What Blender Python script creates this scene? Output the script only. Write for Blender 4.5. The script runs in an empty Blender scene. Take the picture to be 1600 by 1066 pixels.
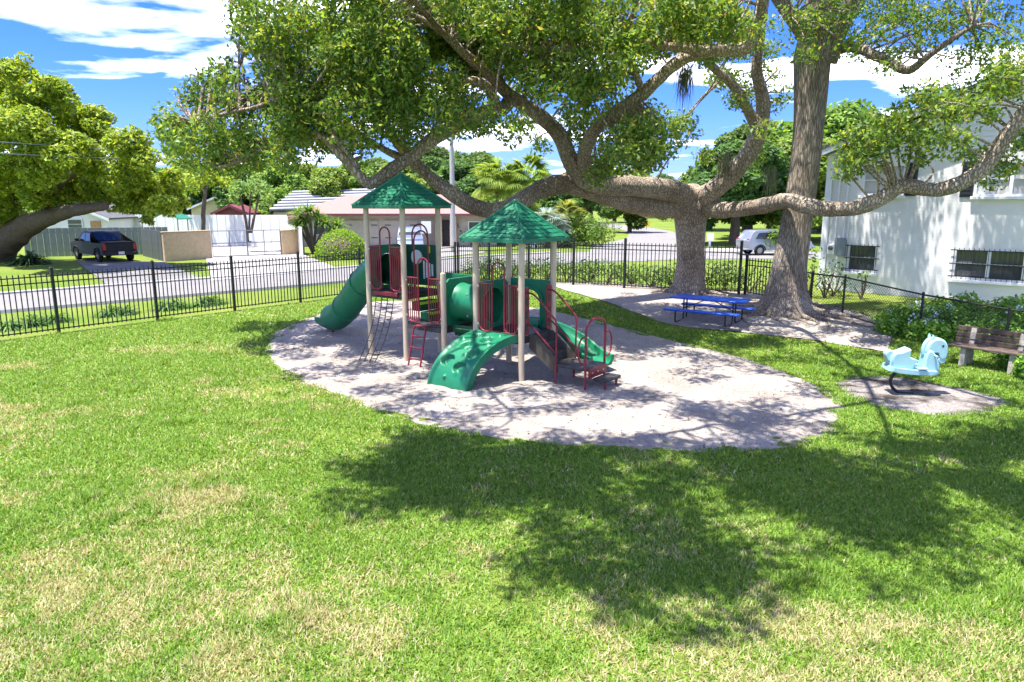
import bpy, bmesh, math, random
import numpy as np
from mathutils import Vector, Matrix
random.seed(7); rng = np.random.default_rng(7)
SC = bpy.context.scene; COL = SC.collection
R = math.radians
# ------------------------------------------------------------------ camera, world, sun, exposure
F, CX, CY, CAMH, PITCH = 1100.0, 800.0, 533.0, 3.4, R(11.06)
cd = bpy.data.cameras.new('camera'); cam = bpy.data.objects.new('camera', cd); COL.objects.link(cam)
cam.location = (0, 0, CAMH); cam.rotation_euler = (R(90) - PITCH, 0, 0)
cd.sensor_width = 36; cd.lens = F / 1600 * 36; cd.clip_start = .1; cd.clip_end = 3000
SC.camera = cam
TOSUN = Vector((-.24, -.12, .963)).normalized()
wd = bpy.data.worlds.new('World'); SC.world = wd; wd.use_nodes = True
def build_world():
    nt = wd.node_tree; N = nt.nodes; L = nt.links; N.clear()
    out = N.new('ShaderNodeOutputWorld'); bg = N.new('ShaderNodeBackground'); bg.inputs[1].default_value = .15
    sky = N.new('ShaderNodeTexSky'); sky.sky_type = 'NISHITA'; sky.sun_disc = False
    sky.sun_elevation = math.asin(TOSUN.z); sky.sun_rotation = math.atan2(TOSUN.x, TOSUN.y)
    sky.air_density = 1.0; sky.dust_density = .3; sky.ozone_density = 3.0
    hs = N.new('ShaderNodeHueSaturation'); hs.inputs['Saturation'].default_value = 1.1; tn = N.new('ShaderNodeMix'); tn.data_type = 'RGBA'; tn.blend_type = 'MULTIPLY'; tn.inputs[0].default_value = 1; tn.inputs[7].default_value = (.125, .155, .315, 1); L.new(sky.outputs[0], tn.inputs[6]); L.new(tn.outputs[2], hs.inputs['Color'])
    tc = N.new('ShaderNodeTexCoord'); sp = N.new('ShaderNodeSeparateXYZ'); L.new(tc.outputs['Generated'], sp.inputs[0])
    def mth(op, a, b=None):
        m = N.new('ShaderNodeMath'); m.operation = op
        for i, v in enumerate((a, b)):
            if v is None: continue
            if isinstance(v, (int, float)): m.inputs[i].default_value = v
            else: L.new(v, m.inputs[i])
        return m.outputs[0]
    zz = mth('ADD', mth('MAXIMUM', sp.outputs[2], 0.0), .10)       # flat cloud deck seen in perspective
    cb = N.new('ShaderNodeCombineXYZ'); L.new(mth('DIVIDE', sp.outputs[0], zz), cb.inputs[0]); L.new(mth('DIVIDE', sp.outputs[1], zz), cb.inputs[1])
    mp = N.new('ShaderNodeMapping'); mp.inputs['Location'].default_value = (3.1, 1.35, 0); mp.inputs['Scale'].default_value = (.8, 1.0, 1); L.new(cb.outputs[0], mp.inputs[0])
    n1 = N.new('ShaderNodeTexNoise'); n1.inputs['Scale'].default_value = 1.15; n1.inputs['Detail'].default_value = 9; n1.inputs['Roughness'].default_value = .52
    n1.inputs['Distortion'].default_value = .25; L.new(mp.outputs[0], n1.inputs['Vector'])
    rp = N.new('ShaderNodeValToRGB'); rp.color_ramp.elements[0].position = .52; rp.color_ramp.elements[1].position = .76; L.new(n1.outputs[0], rp.inputs[0])
    mx = N.new('ShaderNodeMix'); mx.data_type = 'RGBA'; L.new(rp.outputs[0], mx.inputs[0]); L.new(hs.outputs[0], mx.inputs[6]); mx.inputs[7].default_value = (8.0, 7.8, 7.5, 1)
    L.new(mx.outputs[2], bg.inputs[0]); L.new(bg.outputs[0], out.inputs[0])
build_world()
sl = bpy.data.lights.new('sun', 'SUN'); sl.energy = 2.05; sl.angle = R(.53); sl.color = (1, .955, .88)
so = bpy.data.objects.new('sun', sl); COL.objects.link(so); so.rotation_euler = TOSUN.to_track_quat('Z', 'Y').to_euler(); so.location = (0, 0, 40)
vs = SC.view_settings; vs.view_transform = 'Standard'; vs.look = 'None'; vs.gamma = 1; vs.use_curve_mapping = False; vs.exposure = 2.72
SC.cycles.max_bounces = 8; SC.cycles.transparent_max_bounces = 6

# ------------------------------------------------------------------ helpers
def sst(t): t = min(1, max(0, t)); return t * t * (3 - 2 * t)
def G(x, y): return .45 * sst((x + 3) / 6) * sst((y - 14) / 8) * (1 - sst((y - 29) / 9))
def ssn(t): t = np.clip(t, 0, 1); return t * t * (3 - 2 * t)
def Gn(x, y): return .45 * ssn((x + 3) / 6) * ssn((y - 14) / 8) * (1 - ssn((y - 29) / 9))
def ray(u, v):
    a = (u - CX) / F; b = -(v - CY) / F
    return Vector((a, math.cos(PITCH) + b * math.sin(PITCH), -math.sin(PITCH) + b * math.cos(PITCH)))
def W(u, v, Y): d = ray(u, v); return Vector((0, 0, CAMH)) + d * (Y / d.y)       # point at forward distance Y
def onG(u, v):                                                                   # point on the terrain
    d = ray(u, v); t = CAMH / -d.z
    for _ in range(12): t = (CAMH - G(d.x * t, d.y * t)) / -d.z
    return Vector((d.x * t, d.y * t, CAMH + d.z * t))
def vnoise(x, y, seed=0):
    x = np.asarray(x, float); y = np.asarray(y, float); xi = np.floor(x).astype(int); yi = np.floor(y).astype(int); fx = x - xi; fy = y - yi
    fx = fx * fx * (3 - 2 * fx); fy = fy * fy * (3 - 2 * fy)
    def h(a, b): s = np.sin(a * 127.1 + b * 311.7 + seed * 74.7) * 43758.5453; return s - np.floor(s)
    return (h(xi, yi) * (1 - fx) + h(xi + 1, yi) * fx) * (1 - fy) + (h(xi, yi + 1) * (1 - fx) + h(xi + 1, yi + 1) * fx) * fy
def fbm(x, y, seed=0): return (vnoise(x, y, seed) + .5 * vnoise(x * 2.1, y * 2.1, seed + 1) + .25 * vnoise(x * 4.3, y * 4.3, seed + 2)) / 1.75
def inpoly(x, y, poly):
    ins = np.zeros(len(x), bool); n = len(poly)
    for i in range(n):
        x1, y1 = poly[i][:2]; x2, y2 = poly[(i + 1) % n][:2]
        c = ((y1 > y) != (y2 > y)); ins ^= c & (x < (x2 - x1) * (y - y1) / ((y2 - y1) if y2 != y1 else 1e-9) + x1)
    return ins
def catmull(pts, n=6, closed=False):
    pts = [Vector(p) for p in pts]; m = len(pts); out = []
    for i in range(m if closed else m - 1):
        if closed: a, b, c, d = pts[i - 1], pts[i], pts[(i + 1) % m], pts[(i + 2) % m]
        else: a, b, c, d = pts[max(i - 1, 0)], pts[i], pts[i + 1], pts[min(i + 2, m - 1)]
        for k in range(n):
            t = k / n; out.append(.5 * ((2 * b) + (c - a) * t + (2 * a - 5 * b + 4 * c - d) * t * t + (3 * b - a - 3 * c + d) * t ** 3))
    if not closed: out.append(pts[-1])
    return out

class MB:
    def __init__(s): s.v = []; s.f = []
    def add(s, vs, fs): b = len(s.v); s.v += [tuple(v) for v in vs]; s.f += [tuple(b + i for i in f) for f in fs]; return s
    def box(s, c, d, ax=None, bev=0.0):
        c = Vector(c); X, Y, Z = ax if ax else (Vector((1, 0, 0)), Vector((0, 1, 0)), Vector((0, 0, 1)))
        hx, hy, hz = d[0] / 2, d[1] / 2, d[2] / 2
        if bev <= 0:
            vs = [c + X * (i * hx) + Y * (j * hy) + Z * (k * hz) for k in (-1, 1) for i, j in ((-1, -1), (1, -1), (1, 1), (-1, 1))]
            return s.add(vs, [(3, 2, 1, 0), (4, 5, 6, 7), (0, 1, 5, 4), (1, 2, 6, 5), (2, 3, 7, 6), (3, 0, 4, 7)])
        vs = []
        for z, ins in ((-hz, bev), (-hz + bev, 0), (hz - bev, 0), (hz, bev)):
            for i, j in ((-1, -1), (1, -1), (1, 1), (-1, 1)):
                ax_, ay_ = hx - ins, hy - ins
                for q in ((0, 1) if (i * j) > 0 else (1, 0)):
                    dx, dy = (ax_, ay_ - bev) if q == 0 else (ax_ - bev, ay_)
                    vs.append(c + X * (i * dx) + Y * (j * dy) + Z * z)
        fs = [tuple(range(7, -1, -1)), tuple(range(24, 32))]
        for r in range(3):
            for i in range(8): a = r * 8 + i; b = r * 8 + (i + 1) % 8; fs.append((a, b, b + 8, a + 8))
        return s.add(vs, fs)
    def tube(s, pts, r, n=8, cap=True, closed=False):
        pts = [Vector(p) for p in pts]; m = len(pts); rs = r if isinstance(r, (list, tuple)) else [r] * m
        prev = None; rings = []
        for i, p in enumerate(pts):
            if closed: t = pts[(i + 1) % m] - pts[i - 1]
            else: t = pts[min(i + 1, m - 1)] - pts[max(i - 1, 0)]
            t = t.normalized() if t.length > 1e-9 else Vector((0, 0, 1))
            if prev is None: a = t.orthogonal().normalized()
            else:
                a = prev - t * prev.dot(t); a = a.normalized() if a.length > 1e-6 else t.orthogonal().normalized()
            prev = a; b = t.cross(a)
            rings.append([p + (a * math.cos(2 * math.pi * k / n) + b * math.sin(2 * math.pi * k / n)) * rs[i] for k in range(n)])
        vs = [v for q in rings for v in q]; fs = []
        for i in range(m if closed else m - 1):
            for k in range(n): fs.append((i * n + k, i * n + (k + 1) % n, ((i + 1) % m) * n + (k + 1) % n, ((i + 1) % m) * n + k))
        if cap and not closed: fs.append(tuple(range(n - 1, -1, -1))); fs.append(tuple((m - 1) * n + k for k in range(n)))
        return s.add(vs, fs)
    def prism(s, poly, d):                                   # polygon (3D points) extruded by vector d
        d = Vector(d); n = len(poly); vs = [Vector(p) for p in poly] + [Vector(p) + d for p in poly]
        return s.add(vs, [tuple(range(n - 1, -1, -1)), tuple(range(n, 2 * n))] + [(i, (i + 1) % n, n + (i + 1) % n, n + i) for i in range(n)])
    def loft(s, rows, closed_u=False):
        n = len(rows[0]); vs = [p for r in rows for p in r]; fs = []
        for i in range(len(rows) - 1):
            for k in range(n if closed_u else n - 1): fs.append((i * n + k, i * n + (k + 1) % n, (i + 1) * n + (k + 1) % n, (i + 1) * n + k))
        return s.add(vs, fs)
    def lathe(s, c, prof, n=16, ax=None):
        c = Vector(c); X, Y, Z = ax if ax else (Vector((1, 0, 0)), Vector((0, 1, 0)), Vector((0, 0, 1)))
        rows = [[c + X * (r * math.cos(2 * math.pi * k / n)) + Y * (r * math.sin(2 * math.pi * k / n)) + Z * z for k in range(n)] for r, z in prof]
        return s.loft(rows, True)
    def mesh(s, name, m, smooth=False, off=None):
        me = bpy.data.meshes.new(name); vs = s.v
        if off is not None: vs = [(v[0] - off[0], v[1] - off[1], v[2] - off[2]) for v in vs]
        me.from_pydata(vs, [], s.f); me.materials.append(m); fix(me)
        if smooth:
            me.polygons.foreach_set('use_smooth', [True] * len(me.polygons))
            try: me.set_sharp_from_angle(angle=R(smooth if smooth is not True else 40))
            except Exception: pass
        return me
    def build(s, name, m, parent=None, smooth=False, loc=None):
        off = wpos(parent) if parent else (Vector(loc) if loc is not None else None)
        o = bpy.data.objects.new(name, s.mesh(name, m, smooth, off)); COL.objects.link(o)
        if parent: o.parent = parent
        elif loc is not None: o.location = loc
        return o
def fix(me):
    bm = bmesh.new(); bm.from_mesh(me); bmesh.ops.recalc_face_normals(bm, faces=bm.faces); bm.to_mesh(me); bm.free()
def wpos(o):
    p = Vector((0, 0, 0))
    while o: p += Vector(o.location); o = o.parent
    return p
def inst(name, me, parent, loc, rz=0, scale=None):
    o = bpy.data.objects.new(name, me); COL.objects.link(o); o.parent = parent; o.location = Vector(loc) - (wpos(parent) if parent else Vector())
    o.rotation_euler = (0, 0, rz)
    if scale: o.scale = scale
    return o
def tag(o, label=None, cat=None, group=None, kind=None):
    if label: o['label'] = label
    if cat: o['category'] = cat
    if group: o['group'] = group
    if kind: o['kind'] = kind
    return o
def thing(name, loc, label, cat, group=None):
    o = bpy.data.objects.new(name, None); o.empty_display_size = .2; COL.objects.link(o); o.location = loc; return tag(o, label, cat, group)
def copy_tree(o, parent=None):
    c = o.copy(); COL.objects.link(c); c.parent = parent
    for ch in list(o.children): copy_tree(ch, c)
    return c

# ------------------------------------------------------------------ materials
def mat(name, col, rough=.6, var=.12, scale=6, bump=0.0, bscale=40, metal=0, spec=.4, col2=None, stretch=None, coat=0, detail=4):
    m = bpy.data.materials.new(name); m.use_nodes = True; nt = m.node_tree; N = nt.nodes; L = nt.links; b = N['Principled BSDF']
    b.inputs['Roughness'].default_value = rough; b.inputs['Metallic'].default_value = metal; b.inputs['Specular IOR Level'].default_value = spec
    if coat: b.inputs['Coat Weight'].default_value = coat; b.inputs['Coat Roughness'].default_value = .08
    tc = N.new('ShaderNodeTexCoord'); src = tc.outputs['Object']
    if stretch: mp = N.new('ShaderNodeMapping'); mp.inputs['Scale'].default_value = stretch; L.new(src, mp.inputs[0]); src = mp.outputs[0]
    n = N.new('ShaderNodeTexNoise'); n.inputs['Scale'].default_value = scale; n.inputs['Detail'].default_value = detail; n.inputs['Roughness'].default_value = .65; L.new(src, n.inputs['Vector'])
    r = N.new('ShaderNodeValToRGB'); r.color_ramp.elements[0].position = .3; r.color_ramp.elements[1].position = .7
    c2 = col2 if col2 else [min(1, c * (1 + var)) for c in col]; c1 = col if col2 else [c * (1 - var) for c in col]
    r.color_ramp.elements[0].color = (*c1, 1); r.color_ramp.elements[1].color = (*c2, 1); L.new(n.outputs[0], r.inputs[0]); L.new(r.outputs[0], b.inputs['Base Color'])
    if bump:
        n2 = N.new('ShaderNodeTexNoise'); n2.inputs['Scale'].default_value = bscale; n2.inputs['Detail'].default_value = 5; L.new(src, n2.inputs['Vector'])
        bp = N.new('ShaderNodeBump'); bp.inputs['Strength'].default_value = min(1, bump); bp.inputs['Distance'].default_value = .02 * max(1, bump); L.new(n2.outputs[0], bp.inputs['Height']); L.new(bp.outputs[0], b.inputs['Normal'])
    return m
def leafmat(name, trans=.35, rough=.5, sat=1.0):
    m = bpy.data.materials.new(name); m.use_nodes = True; nt = m.node_tree; N = nt.nodes; L = nt.links; b = N['Principled BSDF']; out = N['Material Output']
    a = N.new('ShaderNodeAttribute'); a.attribute_name = 'col'; b.inputs['Roughness'].default_value = rough; b.inputs['Specular IOR Level'].default_value = .35
    L.new(a.outputs['Color'], b.inputs['Base Color']); t = N.new('ShaderNodeBsdfTranslucent')
    mxc = N.new('ShaderNodeMix'); mxc.data_type = 'RGBA'; mxc.blend_type = 'MULTIPLY'; mxc.inputs[0].default_value = 1; mxc.inputs[7].default_value = (1.5, 1.35, .6, 1)
    L.new(a.outputs['Color'], mxc.inputs[6]); L.new(mxc.outputs[2], t.inputs['Color'])
    ms = N.new('ShaderNodeMixShader'); ms.inputs[0].default_value = trans; L.new(b.outputs[0], ms.inputs[1]); L.new(t.outputs[0], ms.inputs[2]); L.new(ms.outputs[0], out.inputs[0])
    return m
def barkmat(name, c1, c2, vs=(9, 9, 2.2), strength=1.0, dist=.05):
    m = bpy.data.materials.new(name); m.use_nodes = True; nt = m.node_tree; N = nt.nodes; L = nt.links; b = N['Principled BSDF']; b.inputs['Roughness'].default_value = .95; b.inputs['Specular IOR Level'].default_value = .1
    tc = N.new('ShaderNodeTexCoord'); mp = N.new('ShaderNodeMapping'); mp.inputs['Scale'].default_value = vs; L.new(tc.outputs['Object'], mp.inputs[0])
    nz = N.new('ShaderNodeTexNoise'); nz.inputs['Scale'].default_value = 1.2; nz.inputs['Detail'].default_value = 6; L.new(mp.outputs[0], nz.inputs['Vector'])
    ad = N.new('ShaderNodeMix'); ad.data_type = 'RGBA'; ad.blend_type = 'ADD'; ad.inputs[0].default_value = .9; L.new(mp.outputs[0], ad.inputs[6]); L.new(nz.outputs['Color'], ad.inputs[7])
    v = N.new('ShaderNodeTexVoronoi'); v.feature = 'DISTANCE_TO_EDGE'; v.inputs['Scale'].default_value = 1.6; L.new(ad.outputs[2], v.inputs['Vector'])
    n2 = N.new('ShaderNodeTexNoise'); n2.inputs['Scale'].default_value = 1.1; n2.inputs['Detail'].default_value = 5; L.new(tc.outputs['Object'], n2.inputs['Vector'])
    r = N.new('ShaderNodeValToRGB'); r.color_ramp.elements[0].position = .3; r.color_ramp.elements[1].position = .72
    r.color_ramp.elements[0].color = (*c1, 1); r.color_ramp.elements[1].color = (*c2, 1); L.new(n2.outputs[0], r.inputs[0])
    r2 = N.new('ShaderNodeValToRGB'); r2.color_ramp.elements[0].position = 0; r2.color_ramp.elements[1].position = .22; r2.color_ramp.elements[0].color = (.42, .38, .34, 1); L.new(v.outputs[0], r2.inputs[0])
    mu = N.new('ShaderNodeMix'); mu.data_type = 'RGBA'; mu.blend_type = 'MULTIPLY'; mu.inputs[0].default_value = 1; L.new(r.outputs[0], mu.inputs[6]); L.new(r2.outputs[0], mu.inputs[7]); L.new(mu.outputs[2], b.inputs['Base Color'])
    bp = N.new('ShaderNodeBump'); bp.inputs['Strength'].default_value = strength; bp.inputs['Distance'].default_value = dist; L.new(r2.outputs[0], bp.inputs['Height']); L.new(bp.outputs[0], b.inputs['Normal'])
    return m
M = {}
M['green'] = mat('green_plastic', (.006, .135, .062), .42, .18, 3, .05, 60, col2=(.012, .185, .085), spec=.4)
M['green_roof'] = mat('green_roof_plastic', (.010, .125, .065), .45, .2, 4, .05, 50, col2=(.02, .18, .095), spec=.4)
M['green_dark'] = mat('dark_green_plastic', (.004, .075, .036), .45, .2, 3)
M['red'] = mat('maroon_coated_steel', (.19, .014, .028), .42, .2, 8, spec=.45)
M['cream'] = mat('cream_coated_steel', (.50, .405, .285), .42, .06, 5, spec=.45)
M['deck'] = mat('dark_coated_deck', (.045, .043, .040), .65, .25, 10, .15, 60)
M['stair'] = mat('brown_coated_steel', (.050, .042, .032), .6, .3, 5, .1, 60, col2=(.085, .075, .06))
M['chain'] = mat('black_coated_chain', (.015, .015, .016), .5, .2)
M['yellow'] = mat('yellow_green_stripe', (.50, .60, .04), .5, .1)
M['white_pl'] = mat('white_plastic', (.72, .70, .66), .45, .06)
M['bolt'] = mat('galvanised_bolt', (.45, .45, .44), .35, .1, metal=.8)
M['black'] = mat('black_iron', (.010, .011, .011), .42, .25, spec=.5)
M['blue'] = mat('blue_thermoplastic', (.008, .085, .50), .42, .12, 10, .15, 90, spec=.45)
M['black_tube'] = mat('black_tube', (.012, .012, .014), .4, .2)
M['rider'] = mat('pale_blue_plastic', (.27, .49, .52), .45, .10, 3, .03, 50, col2=(.34, .56, .58), spec=.4)
M['wood_bench'] = mat('weathered_bench_wood', (.06, .042, .032), .9, .4, 4, .5, 30, col2=(.14, .10, .08), stretch=(2, 2, 14))
M['stone'] = mat('pale_concrete', (.36, .33, .28), .9, .25, 9, .5, 40)
M['wall_white'] = mat('white_painted_wall', (.70, .72, .75), .75, .04, 2)
M['trim_white'] = mat('white_trim', (.74, .75, .76), .5, .04, 2)
M['shutter'] = mat('dark_shutter', (.018, .022, .028), .5, .15)
M['glass'] = mat('window_glass', (.06, .07, .075), .06, .3, 1.5, spec=.8)
M['blind'] = mat('window_with_blind', (.46, .46, .43), .25, .12, 2, spec=.6)
M['roof_grey'] = mat('grey_shingle', (.10, .10, .105), .9, .3, 12, .4, 30)
M['box_grey'] = mat('grey_metal_box', (.22, .25, .26), .5, .1, metal=.2)
M['bark_oak'] = barkmat('oak_bark', (.32, .255, .195), (.56, .48, .39), (10, 10, 4.5), .9, .035)
M['bark_tall'] = barkmat('tall_tree_bark', (.26, .215, .17), (.47, .41, .34), (16, 16, 1.6), .9, .03)
M['bark_far'] = mat('far_bark', (.10, .075, .055), .95, .3, 6, .5, 20)
M['leaf'] = leafmat('leaf', .5, .45); M['leaf_far'] = leafmat('leaf_far', .4, .6); M['blade'] = leafmat('grass_blade', .3, .55)
M['moss'] = mat('grey_moss', (.16, .18, .14), .95, .3)
M['road'] = mat('pale_worn_asphalt', (.20, .19, .18), .92, .12, .7, .3, 60, detail=8)
M['concrete'] = mat('concrete_drive', (.31, .295, .275), .9, .12, .8, .2, 50, detail=8)
M['asphalt'] = mat('grey_drive', (.17, .165, .16), .92, .3, .9, .3, 50, detail=8)
M['kerb'] = mat('kerb_concrete', (.38, .37, .35), .9, .15, 3, .2)

def sandmat(name, c1, c2, c3, lo=.35, hi=.65):
    m = bpy.data.materials.new(name); m.use_nodes = True; nt = m.node_tree; N = nt.nodes; L = nt.links; b = N['Principled BSDF']; b.inputs['Roughness'].default_value = .95; b.inputs['Specular IOR Level'].default_value = .15
    tc = N.new('ShaderNodeTexCoord')
    def noise(s, d=5, ro=.6): n = N.new('ShaderNodeTexNoise'); n.inputs['Scale'].default_value = s; n.inputs['Detail'].default_value = d; n.inputs['Roughness'].default_value = ro; L.new(tc.outputs['Object'], n.inputs['Vector']); return n
    n1 = noise(1.1, 6); r1 = N.new('ShaderNodeValToRGB'); r1.color_ramp.elements[0].position = lo; r1.color_ramp.elements[1].position = hi; r1.color_ramp.elements[0].color = (*c1, 1); r1.color_ramp.elements[1].color = (*c2, 1); L.new(n1.outputs[0], r1.inputs[0])
    n2 = noise(26, 4, .75); r2 = N.new('ShaderNodeValToRGB'); r2.color_ramp.elements[0].position = .34; r2.color_ramp.elements[1].position = .46; r2.color_ramp.elements[0].color = (1, 1, 1, 1); r2.color_ramp.elements[1].color = (0, 0, 0, 1); L.new(n2.outputs[0], r2.inputs[0])
    mx = N.new('ShaderNodeMix'); mx.data_type = 'RGBA'; L.new(r2.outputs[0], mx.inputs[0]); L.new(r1.outputs[0], mx.inputs[6]); mx.inputs[7].default_value = (*c3, 1); L.new(mx.outputs[2], b.inputs['Base Color'])
    n3 = noise(9, 6, .7); bp = N.new('ShaderNodeBump'); bp.inputs['Strength'].default_value = 1; bp.inputs['Distance'].default_value = .09; L.new(n3.outputs[0], bp.inputs['Height'])
    L.new(bp.outputs[0], b.inputs['Normal']); return m
M['sand'] = sandmat('pale_sand', (.33, .285, .245), (.45, .40, .35), (.17, .135, .105))
M['sand_dark'] = sandmat('dark_dirt', (.07, .058, .05), (.33, .295, .27), (.05, .042, .035), .43, .55)
def groundmat():
    m = bpy.data.materials.new('lawn_ground'); m.use_nodes = True; nt = m.node_tree; N = nt.nodes; L = nt.links; b = N['Principled BSDF']; b.inputs['Roughness'].default_value = .95; b.inputs['Specular IOR Level'].default_value = .1
    tc = N.new('ShaderNodeTexCoord')
    def noise(s, d=5): n = N.new('ShaderNodeTexNoise'); n.inputs['Scale'].default_value = s; n.inputs['Detail'].default_value = d; n.inputs['Roughness'].default_value = .65; L.new(tc.outputs['Object'], n.inputs['Vector']); return n
    def ramp(n, a, ca, c, cc): r = N.new('ShaderNodeValToRGB'); r.color_ramp.elements[0].position = a; r.color_ramp.elements[1].position = c; r.color_ramp.elements[0].color = (*ca, 1); r.color_ramp.elements[1].color = (*cc, 1); L.new(n.outputs[0], r.inputs[0]); return r
    r1 = ramp(noise(.28, 6), .35, (.11, .185, .022), .66, (.20, .24, .05)); r2 = ramp(noise(17, 6), .3, (.45, .45, .42), .7, (1.35, 1.35, 1.3))
    mx = N.new('ShaderNodeMix'); mx.data_type = 'RGBA'; mx.blend_type = 'MULTIPLY'; mx.inputs[0].default_value = 1; L.new(r1.outputs[0], mx.inputs[6]); L.new(r2.outputs[0], mx.inputs[7]); L.new(mx.outputs[2], b.inputs['Base Color'])
    bp = N.new('ShaderNodeBump'); bp.inputs['Strength'].default_value = .7; bp.inputs['Distance'].default_value = .05; L.new(noise(22, 5).outputs[0], bp.inputs['Height']); L.new(bp.outputs[0], b.inputs['Normal']); return m
M['ground'] = groundmat()

# ------------------------------------------------------------------ ground, sand, roads
def structure(o): o['kind'] = 'structure'; return o
def axis_steps(): return [-900, -400, -200, -120, -80, -60] + [-45 + i * 1.0 for i in range(91)] + [60, 80, 120, 200, 400, 900]
ys = [-200, -60, -20, -8] + [-4 + i * 1.0 for i in range(54)] + [55, 62, 75, 100, 150, 300, 600, 1400]
g = MB(); g.loft([[Vector((x, y, G(x, y))) for x in axis_steps()] for y in ys]); structure(g.build('ground', M['ground'], smooth=True))
pit_px = [(416, 548), (430, 520), (480, 497), (540, 478), (640, 470), (760, 476), (880, 490), (960, 510), (1060, 535), (1160, 560), (1250, 592), (1312, 632), (1300, 672), (1250, 694), (1150, 708), (1030, 704), (900, 697), (780, 686), (680, 668), (600, 645), (530, 618), (470, 594), (432, 572)]
pit = [p.to_2d() for p in catmull([onG(u, v) for u, v in pit_px], 6, True)]
rid_px = [(1308, 597), (1345, 588), (1420, 592), (1500, 607), (1560, 622), (1578, 632), (1540, 645), (1480, 650), (1410, 644), (1350, 628), (1318, 612)]
rid = [p.to_2d() for p in catmull([onG(u, v) for u, v in rid_px], 5, True)]
lo_px = [(858, 446), (890, 456), (940, 470), (1000, 492), (1060, 510), (1150, 519), (1250, 530), (1330, 542), (1385, 551)]
up_px = [(862, 443), (896, 442), (975, 444), (1060, 450), (1160, 456), (1215, 462), (1268, 472), (1330, 487), (1400, 512)]
lo = catmull([onG(*p) for p in lo_px], 6); up = catmull([onG(*p) for p in up_px], 6)
back = [p.to_2d() for p in lo] + [p.to_2d() for p in reversed(up)]
def sheet_radial(name, poly, m, dz, rings=26, amp=.03, dip=0):
    c = sum((Vector(p) for p in poly), Vector((0, 0))) / len(poly); rows = []
    for r in range(rings + 1):
        t = (r / rings) ** .8; row = []
        for i, p in enumerate(poly):
            q = c + (Vector(p) - c) * t; q = c + (q - c) * (1 + (.05 * (float(fbm(i * .9, 3.3, 2)) - .5) if r == rings else 0))
            h = (float(fbm(q.x * 3.6, q.y * 3.6, 5)) - .5) * amp * (1 if r < rings else 0) + (-dip * (1 - t * t))
            row.append(Vector((q.x, q.y, G(q.x, q.y) + dz + h + amp * .5 * (1 - t ** 8))))
        rows.append(row)
    mb = MB(); mb.loft(rows, True); return structure(mb.build(name, m, smooth=True))
sheet_radial('sand_pit', pit, M['sand'], .006, 60, .085)
sheet_radial('dirt_patch', rid, M['sand_dark'], .006, 14, .04)
mb = MB(); rows = []
for a, b in zip(lo, up):
    row = []
    for k in range(13):
        q = a.lerp(b, k / 12); row.append(Vector((q.x, q.y, G(q.x, q.y) + .02 + (float(fbm(q.x * 3, q.y * 3, 9)) - .5) * .03)))
    rows.append(row)
mb.loft(rows); structure(mb.build('sand_ground', M['sand'], smooth=True))
def ribbon(name, pts, widths, m, z=.012):
    cl = catmull(pts, 8); n = len(cl); mb = MB(); rows = []
    for i, p in enumerate(cl):
        t = (cl[min(i + 1, n - 1)] - cl[max(i - 1, 0)]).normalized(); s = Vector((-t.y, t.x, 0)); k = i / (n - 1) * (len(widths) - 1); a = int(min(k, len(widths) - 2)); w = widths[a] + (widths[a + 1] - widths[a]) * (k - a)
        rows.append([Vector((q.x, q.y, G(q.x, q.y) + z)) for q in (p + s * (w / 2 * e / 3) for e in range(-3, 4))])
    mb.loft(rows); return structure(mb.build(name, m, smooth=True)), rows
_, rr = ribbon('road', [(-46, -4, 0), (-31, 11, 0), (-17.9, 24, 0), (-9, 33, 0), (-1, 41.5, 0), (6, 46, 0), (14, 47.5, 0), (27, 46, 0), (60, 40, 0)], [5.4, 5.4, 5.4, 5.6, 7, 8.5, 7, 6, 6], M['road'], .02)
ribbon('road', [(9.5, 48.5, 0), (10.2, 58, 0), (14.5, 72, 0), (17, 95, 0), (13, 130, 0), (5, 190, 0)], [9, 6, 5.5, 5.5, 5.5, 5.5], M['road'], .028)
for k, e in enumerate((0, -1)):
    mb = MB(); rows = []
    for r in rr[:len(rr) * 5 // 8]:
        p = r[e]; d = (r[e] - r[3]).normalized(); rows.append([p + d * a + Vector((0, 0, b)) for a, b in ((-.02, .0), (-.02, .07), (.14, .09), (.16, -.03))])
    mb.loft(rows); structure(mb.build('kerb', M['kerb'], smooth=30))
def patch(name, px, m, z):
    mb = MB(); ps = [onG(*p) + Vector((0, 0, z)) for p in px]; mb.add(ps, [tuple(range(len(ps)))]); return structure(mb.build(name, m))
patch('driveway', [(118, 408), (255, 409), (316, 437), (170, 448)], M['asphalt'], .032)
patch('driveway', [(300, 378), (450, 376), (478, 400), (530, 421), (330, 440), (322, 405)], M['concrete'], .036)
patch('driveway', [(560, 385), (720, 383), (760, 395), (640, 408), (600, 405)], M['concrete'], .032)
patch('verge_path', [(1090, 389), (1240, 388), (1260, 392), (1090, 394)], M['concrete'], .03)

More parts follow.
